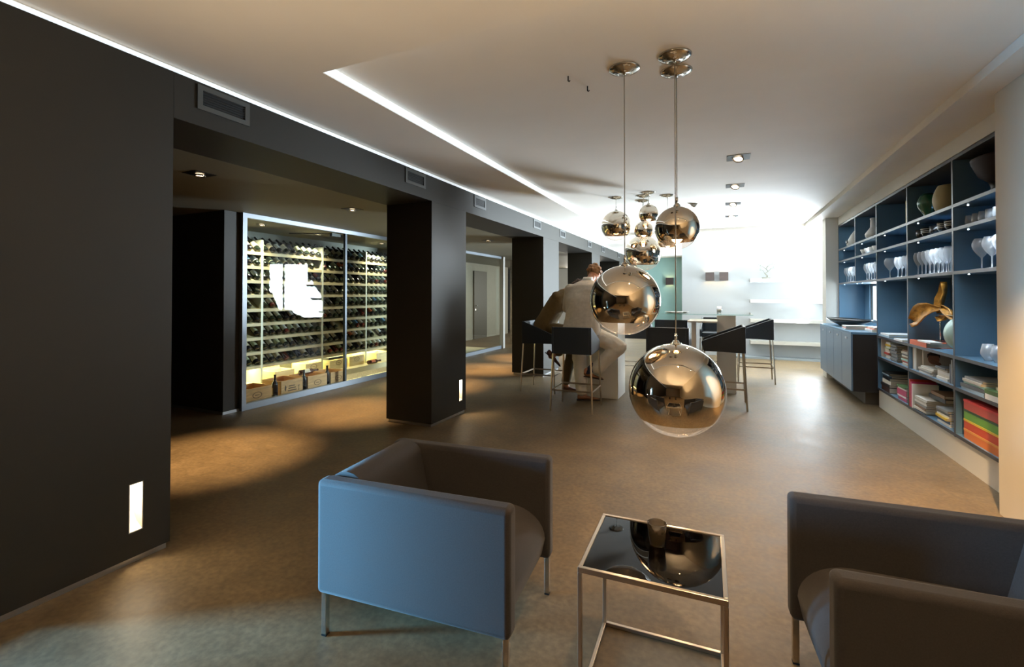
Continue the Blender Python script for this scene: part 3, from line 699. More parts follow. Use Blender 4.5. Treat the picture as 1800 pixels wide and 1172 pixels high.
# black tray and books on the sideboard
tag(MB().lathe([(0, .0), (.12, 0), (.30, .05), (.36, .07), (.35, .076), (.12, .012), (0, .012)], 40).build('tray_bowl', mat('black_lacquer', '#0c0b0b', .3), None, (1.66, 8.25, .8905), R(16.7), smooth=True).__class__ and bpy.data.objects['tray_bowl'], 'wide shallow black bowl on the floating sideboard', 'bowl')
bpy.data.objects['tray_bowl'].scale = (.45, 1.42, 1.5)

# ------------------------------------------------------------------ books
PAGE = mat('book_pages', '#d9cfb8', .8, noise=.08, nscale=40, stretch=(1, 1, 60))
_bm = {}
def book_col(c): return mat('cover_'+c.strip('#'), c, .45)
CN = {'#e9e4d8': 'cream', '#f2f1ee': 'white', '#c8c2b4': 'beige', '#8a8a86': 'grey', '#5d6166': 'dark grey', '#1c1c1f': 'black', '#b03a2e': 'red', '#d9653c': 'orange', '#b9c7a2': 'pale green', '#4d6b3c': 'green', '#2c4a6e': 'blue', '#9bb3c4': 'pale blue', '#b83a68': 'pink', '#e0b93c': 'yellow', '#7a5a3c': 'brown', '#a9d0c4': 'mint', '#3c2018': 'dark brown', '#e88a6a': 'salmon'}
def flat_book(x, y, z, dx, dy, h, c, label, rz=0, group=None):
    """book lying flat; spine towards -x"""
    k = ('f', round(dx, 3), round(dy, 3), round(h, 4), c)
    t = .003 if h > .012 else .0015
    cv = MB().box(-dx/2, dx/2, -dy/2, dy/2, 0, t).box(-dx/2, dx/2, -dy/2, dy/2, h-t, h).box(-dx/2, -dx/2+t, -dy/2, dy/2, t, h-t)
    o = cv.build('book', book_col(c), None, (x, y, z), rz); tag(o, label, 'book', group)
    MB().box(-dx/2+t+.0003, dx/2-.005, -dy/2+.005, dy/2-.005, t+.0002, h-t-.0002).build('pages', PAGE, o)
    return o
def up_book(x, y, z, dx, dy, h, c, label, group=None, lean=0):
    """book standing upright; spine towards -x, thickness dy"""
    t = .003
    cv = MB().box(-dx/2, dx/2, -dy/2, -dy/2+t, 0, h).box(-dx/2, dx/2, dy/2-t, dy/2, 0, h).box(-dx/2, -dx/2+t, -dy/2+t, dy/2-t, 0, h)
    o = cv.build('book', book_col(c), None, (x, y, z)); o.rotation_euler.x = lean; tag(o, label, 'book', group)
    MB().box(-dx/2+t+.0003, dx/2-.005, -dy/2+t+.0002, dy/2-t-.0002, .004, h-.006).build('pages', PAGE, o)
    return o
ORD = ['bottom', 'second', 'third', 'fourth', 'fifth', 'sixth', 'seventh', 'eighth', 'ninth', 'tenth', 'eleventh', 'twelfth']
def stack(y, z, spec, where, dx=.24, dy=.2, x=1.835):
    """spec: list of (colour, thickness, dx, dy) from the bottom"""
    zz = z+.0006
    for i, (c, h, *d) in enumerate(spec):
        a, b2 = d if d else (dx, dy)
        nm = 'top' if i == len(spec)-1 and i else ORD[i]
        flat_book(x+rng.uniform(-.008, .012)+(a-.24)/2*0, y+rng.uniform(-.006, .006), zz, a, b2, h, c, f'{CN[c]} book, {nm} of {len(spec)} in stack {where}', R(rng.uniform(-2, 2)), f'books in the stack {where}')
        zz += h+.0005
    return zz
# bay 3 (just right of the sideboard)
stack(6.75, LV[4], [('#9bb3c4', .022, .26, .34), ('#f2f1ee', .018, .25, .32)], 'on the shelf beside the sideboard')
tag(flat_book(1.80, 6.22, LV[4]+.0006, .22, .26, .02, '#f2f1ee', 'x'), 'white book lying alone on the counter shelf, near its upright', 'book')
up_book(1.84, 6.955, LV[5]+.0006, .22, .03, .21, '#e9e4d8', 'cream book standing upright at the far end of the middle shelf')
stack(6.76, LV[5], [('#e9e4d8', .016), ('#f2f1ee', .018), ('#e9e4d8', .014), ('#b03a2e', .02), ('#f2f1ee', .02), ('#e9e4d8', .018), ('#b9c7a2', .014), ('#f2f1ee', .02), ('#e0b93c', .02), ('#f2f1ee', .022)], 'of light books near the sideboard', .2, .17)
stack(6.50, LV[5], [('#5d6166', .016)]+[('#8a8a86', .018), ('#5d6166', .018)]*4+[('#8a8a86', .018)], 'of grey books on the middle shelf', .22, .2)
stack(6.16, LV[5], [('#c8c2b4', .014), ('#f2f1ee', .016), ('#b03a2e', .02), ('#a9d0c4', .016), ('#7a5a3c', .02), ('#e9e4d8', .016), ('#5d6166', .018), ('#c8c2b4', .018), ('#7a5a3c', .018)], 'of mixed books beside the grey stack', .22, .2)
stack(6.73, LV[6], [('#3c2018', .06, .26, .3), ('#1c1c1f', .03, .25, .28), ('#e9e4d8', .045, .25, .28), ('#1c1c1f', .03, .24, .27), ('#2c4a6e', .022, .24, .27), ('#9bb3c4', .012, .24, .26), ('#1c1c1f', .016, .24, .26)], 'of dark books on lowest shelf')
stack(6.22, LV[6], [('#b83a68', .035, .24, .26), ('#f2f1ee', .018, .24, .25), ('#b83a68', .06, .24, .26), ('#f2f1ee', .02, .24, .25), ('#4d6b3c', .016, .24, .25)], 'of pink books on the lowest shelf')
# bay 4
flat_book(1.83, 5.72, LV[4]+.0006, .25, .42, .045, '#d9653c', 'thick orange book lying under the pale round vase')
tag(flat_book(1.746, 5.56, LV[4]+.0466, .09, .30, .014, '#f2f1ee', 'x'), 'thin white book on top of the thick orange book', 'book')
for q, (yy, th, c) in enumerate(((5.92, .035, '#e9e4d8'), (5.882, .03, '#f2f1ee'), (5.85, .022, '#c8c2b4'))):
    up_book(1.83, yy, LV[5]+.0006, .20, th, .215, c, f'{CN[c]} book standing beside the portrait book, {["farthest", "middle", "nearest"][q]} of three', 'books standing by the portrait book')
# portrait book standing across the shelf, its cover towards the room's near end
pb = MB().box(-.128, .128, -.011, .011, 0, .218).build('book', book_col('#c8c2b4'), None, (1.885, 5.765, LV[5]+.0006))
tag(pb, 'large art book standing face out with a portrait photograph on its cover', 'book')
MB().box(-.112, .120, -.0122, -.0112, .012, .208).build('cover_photo', mat('photo_backdrop', '#c9bdb2', .5), pb)
def disc(c0, ry, rz, n=20): return [(c0[0]+ry*math.cos(2*math.pi*k/n), c0[1]+rz*math.sin(2*math.pi*k/n)) for k in range(n)]
MB().prism([(-.11, .013), (.07, .013), (.05, .05), (.0, .085), (-.08, .08), (-.10, .05)], 'y', -.0126, -.0123).build('printed_shirt', mat('photo_shirt', '#cfc9c2', .5), pb)
MB().prism(disc((-.05, .128), .044, .056), 'y', -.0130, -.0127).build('printed_face', mat('photo_skin', '#8d5c45', .5), pb)
MB().prism([(x_-.05, z_) for x_, z_ in ((-.05, .13), (-.048, .17), (-.02, .192), (.022, .192), (.048, .17), (.048, .13), (.036, .155), (-.036, .158))], 'y', -.0134, -.0131).build('printed_hair', mat('photo_hair', '#2a1c18', .6), pb)
MB().prism([(-.085, .10), (-.02, .062), (.01, .07), (.0, .09), (-.06, .122)], 'y', -.0134, -.0131).build('printed_hand', mat('photo_skin2', '#79503d', .5), pb)
stack(5.575, LV[5], [('#f2f1ee', .016, .24, .30), ('#8a8a86', .016, .23, .30), ('#c8c2b4', .016, .23, .3), ('#e9e4d8', .014, .22, .32)], 'before the portrait book')
stack(5.25, LV[5], [('#e9e4d8', .025), ('#e9e4d8', .025), ('#f2f1ee', .025), ('#c8c2b4', .02), ('#5d6166', .014)], 'of cream books right of the portrait', .22, .22)
for q, (yy, hh, c) in enumerate(((5.075, .16, '#5d6166'), (5.045, .20, '#8a8a86'), (5.01, .213, '#1c1c1f'), (4.972, .218, '#7a5a3c'))):
    up_book(1.82, yy, LV[5]+.0006, .19, .024, hh, c, f'{CN[c]} book standing against the upright, {["shortest", "second shortest", "second tallest", "tallest"][q]} of four', 'books standing against the upright')
for q, (yy, hh, c) in enumerate(((5.925, .27, '#b03a2e'), (5.89, .25, '#b83a68'), (5.855, .235, '#e9e4d8'))):
    up_book(1.80, yy, LV[6]+.0006, .2, .03, hh, c, f'{CN[c]} book standing on the lowest shelf, {["tallest", "middle", "lowest"][q]} of three', 'books standing on the lowest shelf')
stack(5.68, LV[6], [('#1c1c1f', .012), ('#e9e4d8', .02), ('#7a5a3c', .022), ('#8a8a86', .022), ('#f2f1ee', .02), ('#c8c2b4', .018), ('#e9e4d8', .016)], 'in the middle of the lowest shelf', .25, .28)
stack(5.52, LV[6]+.15, [('#1c1c1f', .035, .22, .34), ('#7a5a3c', .03, .2, .3)], 'of dark books piled behind', x=1.88)
stack(5.22, LV[6], [('#f2f1ee', .022), ('#2c4a6e', .028), ('#e0b93c', .02), ('#f2f1ee', .018), ('#5d6166', .022), ('#8a8a86', .02)], 'of blue and white books', .24, .24)
# bay 5
stack(4.66, LV[5], [('#9bb3c4', .024, .26, .36), ('#5d6166', .026, .26, .36), ('#a9d0c4', .018, .24, .34), ('#c8c2b4', .02, .24, .3), ('#8a8a86', .016, .24, .3)], 'of pale books above the colourful boxes')
stack(4.28, LV[5], [('#f2f1ee', .04, .28, .32), ('#4d6b3c', .03, .28, .34), ('#e9e4d8', .022, .2, .25)], 'of white and green books')
zz = LV[6]+.0006
for q, (c, nm) in enumerate((('#e07a34', 'light orange'), ('#cf4a26', 'red orange'), ('#6aa03a', 'bright green'), ('#b5483c', 'red patterned'))):
    t = thing('storage_box', f'{nm} flat box, {["bottom", "second", "third", "top"][q]} of the colourful stack on the lowest shelf', 'box', (1.845, 4.52, zz), 0, 'colourful stacked boxes')
    MB().box(-.13, .13, -.29, .29, 0, .058).build('box_base', mat('box_'+c.strip('#'), c, .5), t); MB().box(-.132, .132, -.292, .292, .0585, .0745).build('lid', mat('boxlid_'+str(q), ['#e8a04a', '#e0b93c', '#2c4a2c', '#c93a3a'][q], .5), t)
    zz += .0752
stack(7.57, .89, [('#f2f1ee', .02, .26, .24), ('#e88a6a', .012, .25, .22), ('#f2f1ee', .018, .24, .22)], 'on the sideboard before the black bowl', x=1.60)
stack(7.22, .89, [('#f2f1ee', .03, .26, .36), ('#e88a6a', .010, .26, .34), ('#e9e4d8', .018, .24, .32)], 'on the near corner of the sideboard', x=1.80)

# ------------------------------------------------------------------ glasses and vases
def wineglass_mesh(h, r, stem, tulip=1.0):
    bz = h*stem; pr = [(0, 0), (r*.85, .002), (r*.8, .005), (.006, .012), (.0042, bz*.5), (.006, bz-.01)]
    for k in range(9):
        t = k/8; pr.append((max(.006, r*math.sin(.25+t*2.05)*1.02), bz+(h-bz)*t))
    return MB().lathe([(max(a, 1e-4), b) for a, b in pr], 18)
GMESH = {}
def glassware(kind, x, y, z, label, group):
    if kind not in GMESH:
        if kind == 'tumbler': mb = MB().lathe([(1e-4, .001), (.028, .001), (.036, .03), (.034, .085), (.032, .085), (.034, .032), (.026, .008), (1e-4, .008)], 18)
        elif kind == 'stemless': mb = MB().lathe([(1e-4, .001), (.022, .001), (.045, .05), (.044, .07), (.034, .125), (.033, .125), (.043, .07), (.044, .05), (.02, .005), (1e-4, .005)], 20)
        elif kind == 'goblet': mb = wineglass_mesh(.235, .056, .42)
        else: mb = wineglass_mesh(.225, .037, .42)
        GMESH[kind] = mb.mesh('wine_glass', STEMG, True)
    o = obj({'tumbler': 'tumbler', 'stemless': 'stemless_glass'}.get(kind, 'wine_glass'), GMESH[kind], None, (x, y, z+.0006))
    return tag(o, label, 'glass', group)
for q in range(7): glassware('tumbler', 1.79, 4.865-.105*q, LV[2], f'short clear tumbler on the upper shelf, {["first", "second", "third", "fourth", "fifth", "sixth", "seventh"][q]} from the upright', 'tumblers on the upper shelf')
for q, (x, y) in enumerate(((1.79, 4.70), (1.79, 4.55), (1.90, 4.62), (1.79, 4.40))): glassware('goblet', x, y, LV[3], f'large round wine goblet at the right end of the shelf, {["leftmost", "second", "rear", "rightmost"][q]} of four', 'large goblets')
for r_ in range(2):
    for q in range(8): glassware('wine', 1.765+.085*r_, 5.885-.098*q, LV[3], f'slender wine glass in bay under black bowls, {["front", "rear"][r_]} row, {nth(q+1)} from left', f'{["front", "rear"][r_]} row of eight wine glasses')
for q, (x, y) in enumerate(((1.78, 6.80), (1.78, 6.52), (1.78, 6.40), (1.78, 6.28), (1.78, 6.16), (1.87, 6.46), (1.87, 6.3), (1.87, 6.15))):
    glassware('goblet' if q < 1 else 'wine', x, y, LV[3], 'single round goblet standing apart on the middle bay of the glass shelf' if q < 1 else f'wine glass beside the single goblet, {["front", "rear"][q > 4]} row, {nth(q if q < 5 else q-4)} from left', 'glasses in the middle bay')
for r_ in range(2):
    for q in range(6): glassware('wine', 1.77+.085*r_, 7.72-.11*q, LV[3], f'wine glass above the window slit, {["front", "rear"][r_]} row, {nth(q+1)} from left', f'{["front", "rear"][r_]} row of six wine glasses')
for r_ in range(2):
    for q in range(6): glassware('wine', 1.77+.085*r_, 8.85-.13*q, LV[3], f'wine glass in the farthest shelf bay, {["front", "rear"][r_]} row, {nth(q+1)} from left', f'{["front", "rear"][r_]} row of glasses in the farthest bay')
for q, (x, y) in enumerate(((1.79, 4.62), (1.80, 4.50))): glassware('stemless', x, y, LV[4], f'clear stemless glass on the counter shelf at the right, {["left", "right"][q]} of the pair', 'stemless glasses')
# bowl top right
o = MB().lathe([(1e-4, 0), (.07, 0), (.15, .05), (.20, .13), (.205, .15), (.197, .15), (.14, .06), (.06, .012), (1e-4, .012)], 36).build('wooden_bowl', mat('dark_turned_wood', '#22120c', .7, spec=.2, noise=.2, nscale=10), None, (1.86, 4.60, LV[1]+.10), smooth=True)
tag(o, 'large dark wooden bowl on a stand on the top shelf by the wall', 'bowl'); o.scale = (.72, 1.15, 1.25)
tag(MB().lathe([(1e-4, 0), (.07, 0), (.06, .02), (.05, .06), (.062, .0985), (1e-4, .0985)], 24).build('bowl_stand', BLACK, None, (1.86, 4.60, LV[1]+.0006), smooth=True), 'small black stand under the large wooden bowl', 'stand')
v = thing('glass_vase', 'emerald green glass vase on the top shelf', 'vase', (1.82, 5.80, LV[1]+.0006))
MB().lathe([(1e-4, 0), (.045, 0), (.048, .015), (.035, .04), (.08, .12), (.085, .17), (.07, .225), (.045, .25), (.042, .25), (.066, .22), (.08, .17), (.03, .045), (1e-4, .04)], 28).build('vessel', mat('emerald_glass', '#1f6a4a', .08, spec=.8, trans=.3), v, smooth=True)
v = thing('ridged_vase', 'tan ridged ovoid vase on the top shelf beside the green vase', 'vase', (1.85, 5.45, LV[1]+.0006))
pr = []
for k in range(41):
    t_ = k/40; r_ = .05+.055*math.sin(math.pi*(.12+.78*t_)); pr.append((r_+.0025*(k % 2), .005+.25*t_))
MB().lathe([(1e-4, 0), (.05, 0)]+pr+[(.055, .257), (.05, .24), (1e-4, .23)], 28).build('vessel', mat('tan_ceramic', '#a89a6c', .5), v, smooth=True)
up_book(1.80, 6.05, LV[1]+.0006, .16, .02, .235, '#e0b93c', 'yellow green book standing alone on the top shelf')
v = thing('bottle_vase', 'white ceramic bottle vase with slanted neck on the top shelf', 'vase', (1.80, 7.50, LV[1]+.0006))
MB().tube([(0, 0, 0), (0, 0, .03), (0, -.004, .06), (0, -.01, .09), (0, .01, .15), (0, .045, .25), (0, .05, .27)], [.075, .095, .10, .085, .04, .028, .034], 20).build('vessel', mat('white_ceramic', '#e8e8e4', .3), v, smooth=True)
v = thing('shell_ornament', 'white cone shaped ceramic ornament with grey mark on the far top shelf', 'ornament', (1.82, 8.52, LV[1]+.0006))
MB().lathe([(1e-4, 0), (.10, 0), (.115, .02), (.10, .09), (.06, .17), (.02, .23), (1e-4, .235)], 28).build('body', mat('white_ceramic', '#e8e8e4', .3), v, smooth=True)
MB().prism([(-.05, .05), (-.01, .04), (.03, .06), (.02, .085), (-.02, .075), (-.04, .09)], 'x', -.122, -.112).build('mark', mat('grey_mark', '#6f6f70', .6), v)
BLKP = mat('black_glaze', '#131313', .25)
for q, (y, r_) in enumerate(((5.84, .065), (5.69, .07), (5.55, .05), (5.33, .065), (5.18, .065))):
    b_ = MB().lathe([(1e-4, 0), (r_*.6, 0), (r_*.95, .04), (r_, .095), (r_-.006, .095), (r_*.85, .04), (1e-4, .008)], 24).build('cup_bowl', BLKP, None, (1.80, y, LV[2]+.0006), smooth=True)
    tag(b_, f'black glazed bowl on upper shelf, {["farthest", "second", "third", "fourth", "nearest"][q]} of five under vases', 'bowl', 'black bowls')
    if q in (1, 3, 4):
        for k in range(3):
            MB().lathe([(r_*(.965+.012*k)+.0012, .045+.017*k), (r_*(.975+.012*k)+.0012, .051+.017*k)], 24).build('white_band', mat('white_glaze', '#cfcabd', .4), b_)
for q in range(4):
    n_ = MB().lathe([(1e-4, 0), (.06, 0), (.085, .05), (.08, .05), (.055, .006), (1e-4, .006)], 20).build('white_bowl', mat('white_ceramic', '#e8e8e4', .3), None, (1.80, 7.80-.185*q, LV[2]+.0006), smooth=True)
    tag(n_, f'white bowl below the bottle vase, {["farthest", "second farthest", "third farthest", "nearest"][q]} of four', 'bowl', 'white bowls'); n_.scale = (1, 1, 1.5)
# round pale vase + golden leaf sculpture
v = thing('round_vase', 'pale mint round glass vase on the counter shelf', 'vase', (1.87, 5.12, LV[4]+.0006))
Rv = .165
MB().lathe([(1e-4, 0), (.05, 0)]+[(Rv*math.sin(a), Rv*.97-Rv*math.cos(a)) for a in [R(20+k*8) for k in range(18)]]+[(.04, Rv*1.95), (1e-4, Rv*1.93)], 36).build('vessel', mat('mint_glass', '#a9c6bd', .12, spec=.7), v, smooth=True)
v = thing('leaf_sculpture', 'golden brown leaf shaped sculpture on a thin metal stand', 'sculpture', (1.83, 5.62, LV[4]+.0476))
GOLD = mat('golden_bark', '#a8742c', .4, .25, noise=.5, nscale=22, bump=.9, bscale=60)
def leaf(pts, th=.012, name='leaf'):
    """pts: centreline (y,z,halfwidth,x offset)"""
    top = []; m_ = MB(); rings = []
    n_ = 9
    for (y, z, hw, dx, nx, nz) in pts:
        ring = []
        for k in range(n_): 
            s = -1+2*k/(n_-1); ring.append((dx+.02*math.cos(s*2.2)+rng.uniform(-.006, .006)+(.008 if k % 2 else 0), y+nx*hw*s, z+nz*hw*s))
        rings.append(ring+[(p[0]+th, p[1], p[2]) for p in ring[::-1]])
    return m_.loft(rings, True).build(name, GOLD, v, smooth=True)
leaf([(.0, .315, .02, 0, 0.1, 1), (.05, .315, .04, -.03, .1, 1), (.10, .30, .065, -.06, .15, 1), (.155, .27, .095, -.085, .25, .95), (.21, .235, .105, -.105, .3, .9), (.255, .20, .085, -.12, .35, .9), (.275, .18, .03, -.125, .4, .85)])
leaf([(.0, .27, .05, .01, 1, 0), (.0, .33, .055, .0, 1, .1), (-.015, .40, .05, .0, 1, .2), (-.05, .47, .035, .01, 1, .2), (-.08, .53, .022, .0, 1, .2), (-.09, .56, .01, 0, 1, .2)])
leaf([(-.04, .335, .015, 0, .2, 1), (-.12, .31, .035, 0, .1, 1), (-.22, .27, .045, .01, .3, .95), (-.28, .24, .02, .01, .3, .95)])
leaf([(.04, .245, .01, 0, .1, 1), (-.02, .225, .03, 0, .1, 1), (-.1, .23, .025, 0, .1, 1), (-.14, .25, .006, 0, .1, 1)])
MB().box(-.002, .028, -.33, .10, .258, .262).build('plate', CHROME, v); MB().tube([(.02, .02, 0), (.02, .02, .2575)], .006, 8).build('stand_rod', CHROME, v, smooth=True); MB().lathe([(1e-4, 0), (.05, 0), (.05, .008), (1e-4, .008)], 24, (.02, .02, 0)).build('foot', CHROME, v)

# ------------------------------------------------------------------ behind the viewer: invented uplighters, added to warm the near ceiling
for i, (x, y) in enumerate(((-.85, -1.2), (.05, -1.2))):
    t = thing('added_uplighter', f'added unseen black can uplighter on the floor behind the viewer, {["left", "right"][i]} one', 'lamp', (x, y, 0), 0, 'added uplighters')
    MB().lathe([(1e-4, 0), (.12, 0), (.12, .28), (.114, .28), (.114, .012), (1e-4, .012)], 28).build('housing', BLACK, t, smooth=True)
    MB().sphere((0, 0, .16), .045, 12).build('bulb', BULB, t, smooth=True)
    spot('added_uplight', (x, y, .30), (x+(.6 if i else 0), y+.75, 2.6), 520 if i else 330, (1, .74, .46), 92, .7, .08)

# ------------------------------------------------------------------ people
def frame(O, th=0):
    r = Vector((.912, .41, 0)); f = Vector((-.41, .912, 0)); O = Vector(O)
    return lambda p: O+r*p[0]+f*p[1]+Vector((0, 0, p[2]))
def cap(mb, F, p0, r0, p1, r1, n=14):
    a, b2 = F(p0), F(p1); k = 5
    mb.tube([a.lerp(b2, i/k) for i in range(k+1)], [r0+(r1-r0)*i/k for i in range(k+1)], n)
    mb.sphere(a, r0, n); mb.sphere(b2, r1, n)
def torso(mb, F, ax, rings, n=20):
    """rings: (s, d, z, halfwidth, halfdepth); ax = shoulder axis in (s, d)"""
    ax = Vector(ax).normalized(); bx = Vector((-ax.y, ax.x)); R_ = []
    for (s_, d_, z, hw, hd) in rings:
        ring = []
        for k in range(n):
            a = 2*math.pi*k/n; u = hw*math.copysign(abs(math.cos(a))**.85, math.cos(a)); v = hd*math.copysign(abs(math.sin(a))**.85, math.sin(a))
            ring.append(F((s_+ax.x*u+bx.x*v, d_+ax.y*u+bx.y*v, z)))
        R_.append(ring)
    mb.loft(R_, True)
def remesh(o, vox, it=6, disp=0, ds=.09):
    m_ = o.modifiers.new('remesh', 'REMESH'); m_.mode = 'VOXEL'; m_.voxel_size = vox; m_.use_smooth_shade = True
    sm = o.modifiers.new('smooth', 'SMOOTH'); sm.factor = .5; sm.iterations = it
    if disp:
        tx = bpy.data.textures.get('folds_%g' % ds) or bpy.data.textures.new('folds_%g' % ds, 'CLOUDS'); tx.noise_scale = ds
        d_ = o.modifiers.new('folds', 'DISPLACE'); d_.texture = tx; d_.strength = disp; d_.mid_level = .5
    return o
def hand(mb, F, w, dirv, up):
    """palm and five bent fingers from the wrist w; dirv forward, up = back of the hand (frame coordinates)"""
    w, dv, uv = Vector(w), Vector(dirv).normalized(), Vector(up).normalized(); sv = dv.cross(uv).normalized()
    for k in range(4):
        o_ = (k-1.5)*.019; base = w+dv*.085+sv*o_; L_ = (.068, .078, .072, .056)[k]
        cap(mb, F, w+dv*.02+sv*o_*.7, .014, base, .011, 8)
        mid = base+dv*L_*.55-uv*.008; cap(mb, F, base, .0095, mid, .0088, 8); cap(mb, F, mid, .0088, mid+dv*L_*.4-uv*.022, .0075, 8)
    t0 = w+dv*.03-sv*.03; t1 = t0+dv*.035-sv*.03-uv*.008; cap(mb, F, t0, .012, t1, .0105, 8); cap(mb, F, t1, .0105, t1+dv*.032-sv*.008-uv*.012, .008, 8)
def head(mb, F, c0, fd, tilt):
    """skull with jaw, nose, ears; fd = facing in (s, d); tilt = downward pitch"""
    c0 = Vector(c0); f_ = Vector((fd[0]*math.cos(tilt), fd[1]*math.cos(tilt), -math.sin(tilt))); u_ = Vector((fd[0]*math.sin(tilt), fd[1]*math.sin(tilt), math.cos(tilt))); s_ = f_.cross(u_)
    def el(c_, r_, n=16):
        b_ = MB().sphere((0, 0, 0), r_, n); mb._add([F(c_+f_*v[0]+s_*v[1]+u_*v[2]) for v in b_.v], b_.f)
    el(c0, (.098, .077, .098)); el(c0+f_*.022-u_*.055, (.07, .058, .068)); el(c0+f_*.098-u_*.022, (.022, .013, .024), 10); el(c0+f_*.09-u_*.035, (.016, .02, .012), 10)
    el(c0+f_*.086-u_*.068, (.014, .026, .010), 10); el(c0+f_*.078-u_*.1, (.02, .025, .018), 10)
    for q in (-1, 1): el(c0+s_*.078*q-u_*.012-f_*.005, (.018, .010, .032), 10)
    return c0, f_, u_, s_
def shoe(F, heel, toe, z_up, m_, name='shoe', parent=None, h=.075):
    heel, toe = Vector(heel), Vector(toe); d_ = (toe-heel).normalized(); up = Vector(z_up).normalized(); sd_ = d_.cross(up).normalized(); up = sd_.cross(d_); L_ = (toe-heel).length
    st = [(0, .028, .075), (.12, .034, .082), (.3, .034, .078), (.48, .036, .058), (.68, .042, .042), (.86, .038, .034), (.96, .024, .026), (1.0, .008, .018)]
    rings = []
    for t_, w_, hh in st:
        c_ = heel+d_*L_*t_; rings.append([F(c_+sd_*w_*x_+up*(.012+(hh-.012)*z_)) for x_, z_ in ((-1, 0), (-1, .45), (-.7, .85), (0, 1), (.7, .85), (1, .45), (1, 0), (0, 0))])
    o = MB().loft(rings, True).build(name, m_, parent, smooth=True, sub=1)
    so = MB().loft([[F(heel+d_*L_*t_+sd_*(w_+.004)*x_+up*z_) for x_, z_ in ((-1, 0), (1, 0), (1, .0115), (-1, .0115))] for t_, w_, hh in [(-.015, .028, 0)]+st[1:-1]+[(1.015, .012, 0)]], True).build('sole', mat('shoe_sole', '#2a1a10', .6), o)
    return o
SKIN = mat('skin', '#b98368', .55)
def eyes(c_, parent, F):
    c0, f_, u_, s_ = c_
    for q in (-1, 1): MB().sphere(F(c0+f_*.088+s_*.032*q+u_*.002), .0115, 10).build('eye', mat('eye_white', '#d8d2c8', .3), parent, smooth=True)
def hair(c_, parent, F, m_):
    c0, f_, u_, s_ = c_; mb = MB()
    def el(c1, r_, n=14):
        b_ = MB().sphere((0, 0, 0), r_, n); mb._add([F(c1+f_*v[0]+s_*v[1]+u_*v[2]) for v in b_.v], b_.f)
    el(c0-f_*.018+u_*.018, (.098, .086, .096))
    for k in range(70):
        a, b_ = rng.uniform(0, 2*math.pi), rng.uniform(-.35, 1.35); v_ = f_*math.cos(b_)*math.cos(a)*.095+s_*math.cos(b_)*math.sin(a)*.085+u_*(math.sin(b_)*.095+.012)
        if v_.dot(f_) > .045 and v_.dot(u_) < .055: continue
        el(c0-f_*.02+v_, (rng.uniform(.016, .028),)*3, 8)
    return remesh(mb.build('hair', m_, parent, smooth=True), .007, 2)

# man in the pale jacket, half leaning on the counter with one knee raised
F1 = frame((-1.665, 5.875, 0)); A1 = (.94, -.35)
b = MB()
torso(b, F1, A1, [(.02, .0, .80, .15, .11), (.01, .0, .95, .165, .115), (.02, .03, 1.12, .155, .105), (.05, .08, 1.30, .175, .115), (.07, .12, 1.42, .17, .10), (.10, .17, 1.49, .09, .075), (.12, .20, 1.55, .055, .055)])
cap(b, F1, (.12, .19, 1.50), .056, (.19, .26, 1.60), .053)
hd1 = head(b, F1, (.225, .30, 1.645), Vector((.55, .83)).normalized(), R(38))
cap(b, F1, (-.05, -.02, .90), .08, (-.02, .03, .50), .058); cap(b, F1, (-.02, .03, .50), .058, (.0, .0, .09), .04)
cap(b, F1, (.10, .0, .88), .085, (.46, -.13, .70), .06); cap(b, F1, (.46, -.13, .70), .058, (.115, -.03, .40), .042)
cap(b, F1, (.115, -.03, .40), .042, (.05, -.03, .37), .04); cap(b, F1, (0, 0, .09), .04, (.04, 0, .06), .036)
for S, E_, W_ in (((-.12, .17, 1.43), (-.16, .18, 1.17), (-.01, .29, 1.125)), ((.26, .05, 1.43), (.39, .10, 1.17), (.30, .33, 1.125))):
    cap(b, F1, S, .052, E_, .042); cap(b, F1, E_, .042, W_, .030)
    dv = (Vector(W_)-Vector(E_)); dv.z = 0; hand(b, F1, W_, dv, (0, 0, 1))
p1 = remesh(b.build('person', SKIN, smooth=True), .0065, 3)
tag(p1, 'person in pale linen jacket and cream trousers, bending over counter with one knee raised', 'person')
eyes(hd1, p1, F1); hair(hd1, p1, F1, mat('light_brown_hair', '#7d5a3a', .7, noise=.3, nscale=40))
j = MB()
torso(j, F1, A1, [(.0, -.02, .83, .255, .175), (.005, -.01, .95, .24, .168), (.015, .01, 1.05, .222, .155), (.02, .03, 1.14, .218, .150), (.05, .08, 1.30, .24, .155), (.075, .12, 1.40, .24, .145), (.085, .14, 1.475, .20, .125), (.10, .18, 1.525, .105, .085), (.112, .197, 1.545, .075, .07)])
for S, E_, W_ in (((-.12, .17, 1.42), (-.165, .18, 1.17), (-.045, .265, 1.128)), ((.26, .05, 1.42), (.40, .10, 1.16), (.325, .28, 1.125))):
    cap(j, F1, S, .075, E_, .062); cap(j, F1, E_, .062, W_, .048)
remesh(j.build('jacket', mat('pale_linen', '#cabfae', .85, noise=.08, nscale=30, bump=.2, bscale=300), p1, smooth=True), .012, 5, .016, .17)
j = MB(); torso(j, F1, A1, [(.02, .0, .80, .17, .13), (.01, .0, .93, .18, .13)])
cap(j, F1, (-.05, -.02, .88), .115, (-.015, .03, .50), .088); cap(j, F1, (-.015, .03, .50), .088, (.005, -.005, .13), .078)
cap(j, F1, (.10, .0, .86), .125, (.46, -.13, .70), .092); cap(j, F1, (.46, -.13, .70), .092, (.20, -.05, .42), .085)
remesh(j.build('trousers', mat('cream_cotton', '#efe9de', .85, bump=.2, bscale=200), p1, smooth=True), .012, 4, .02, .09)
j = MB(); cap(j, F1, (.16, -.04, .44), .05, (.075, -.03, .365), .045); j.build('sock', mat('navy_sock', '#1d2a48', .8), p1, smooth=True)
SHB = mat('brown_leather_shoe', '#7a4723', .35)
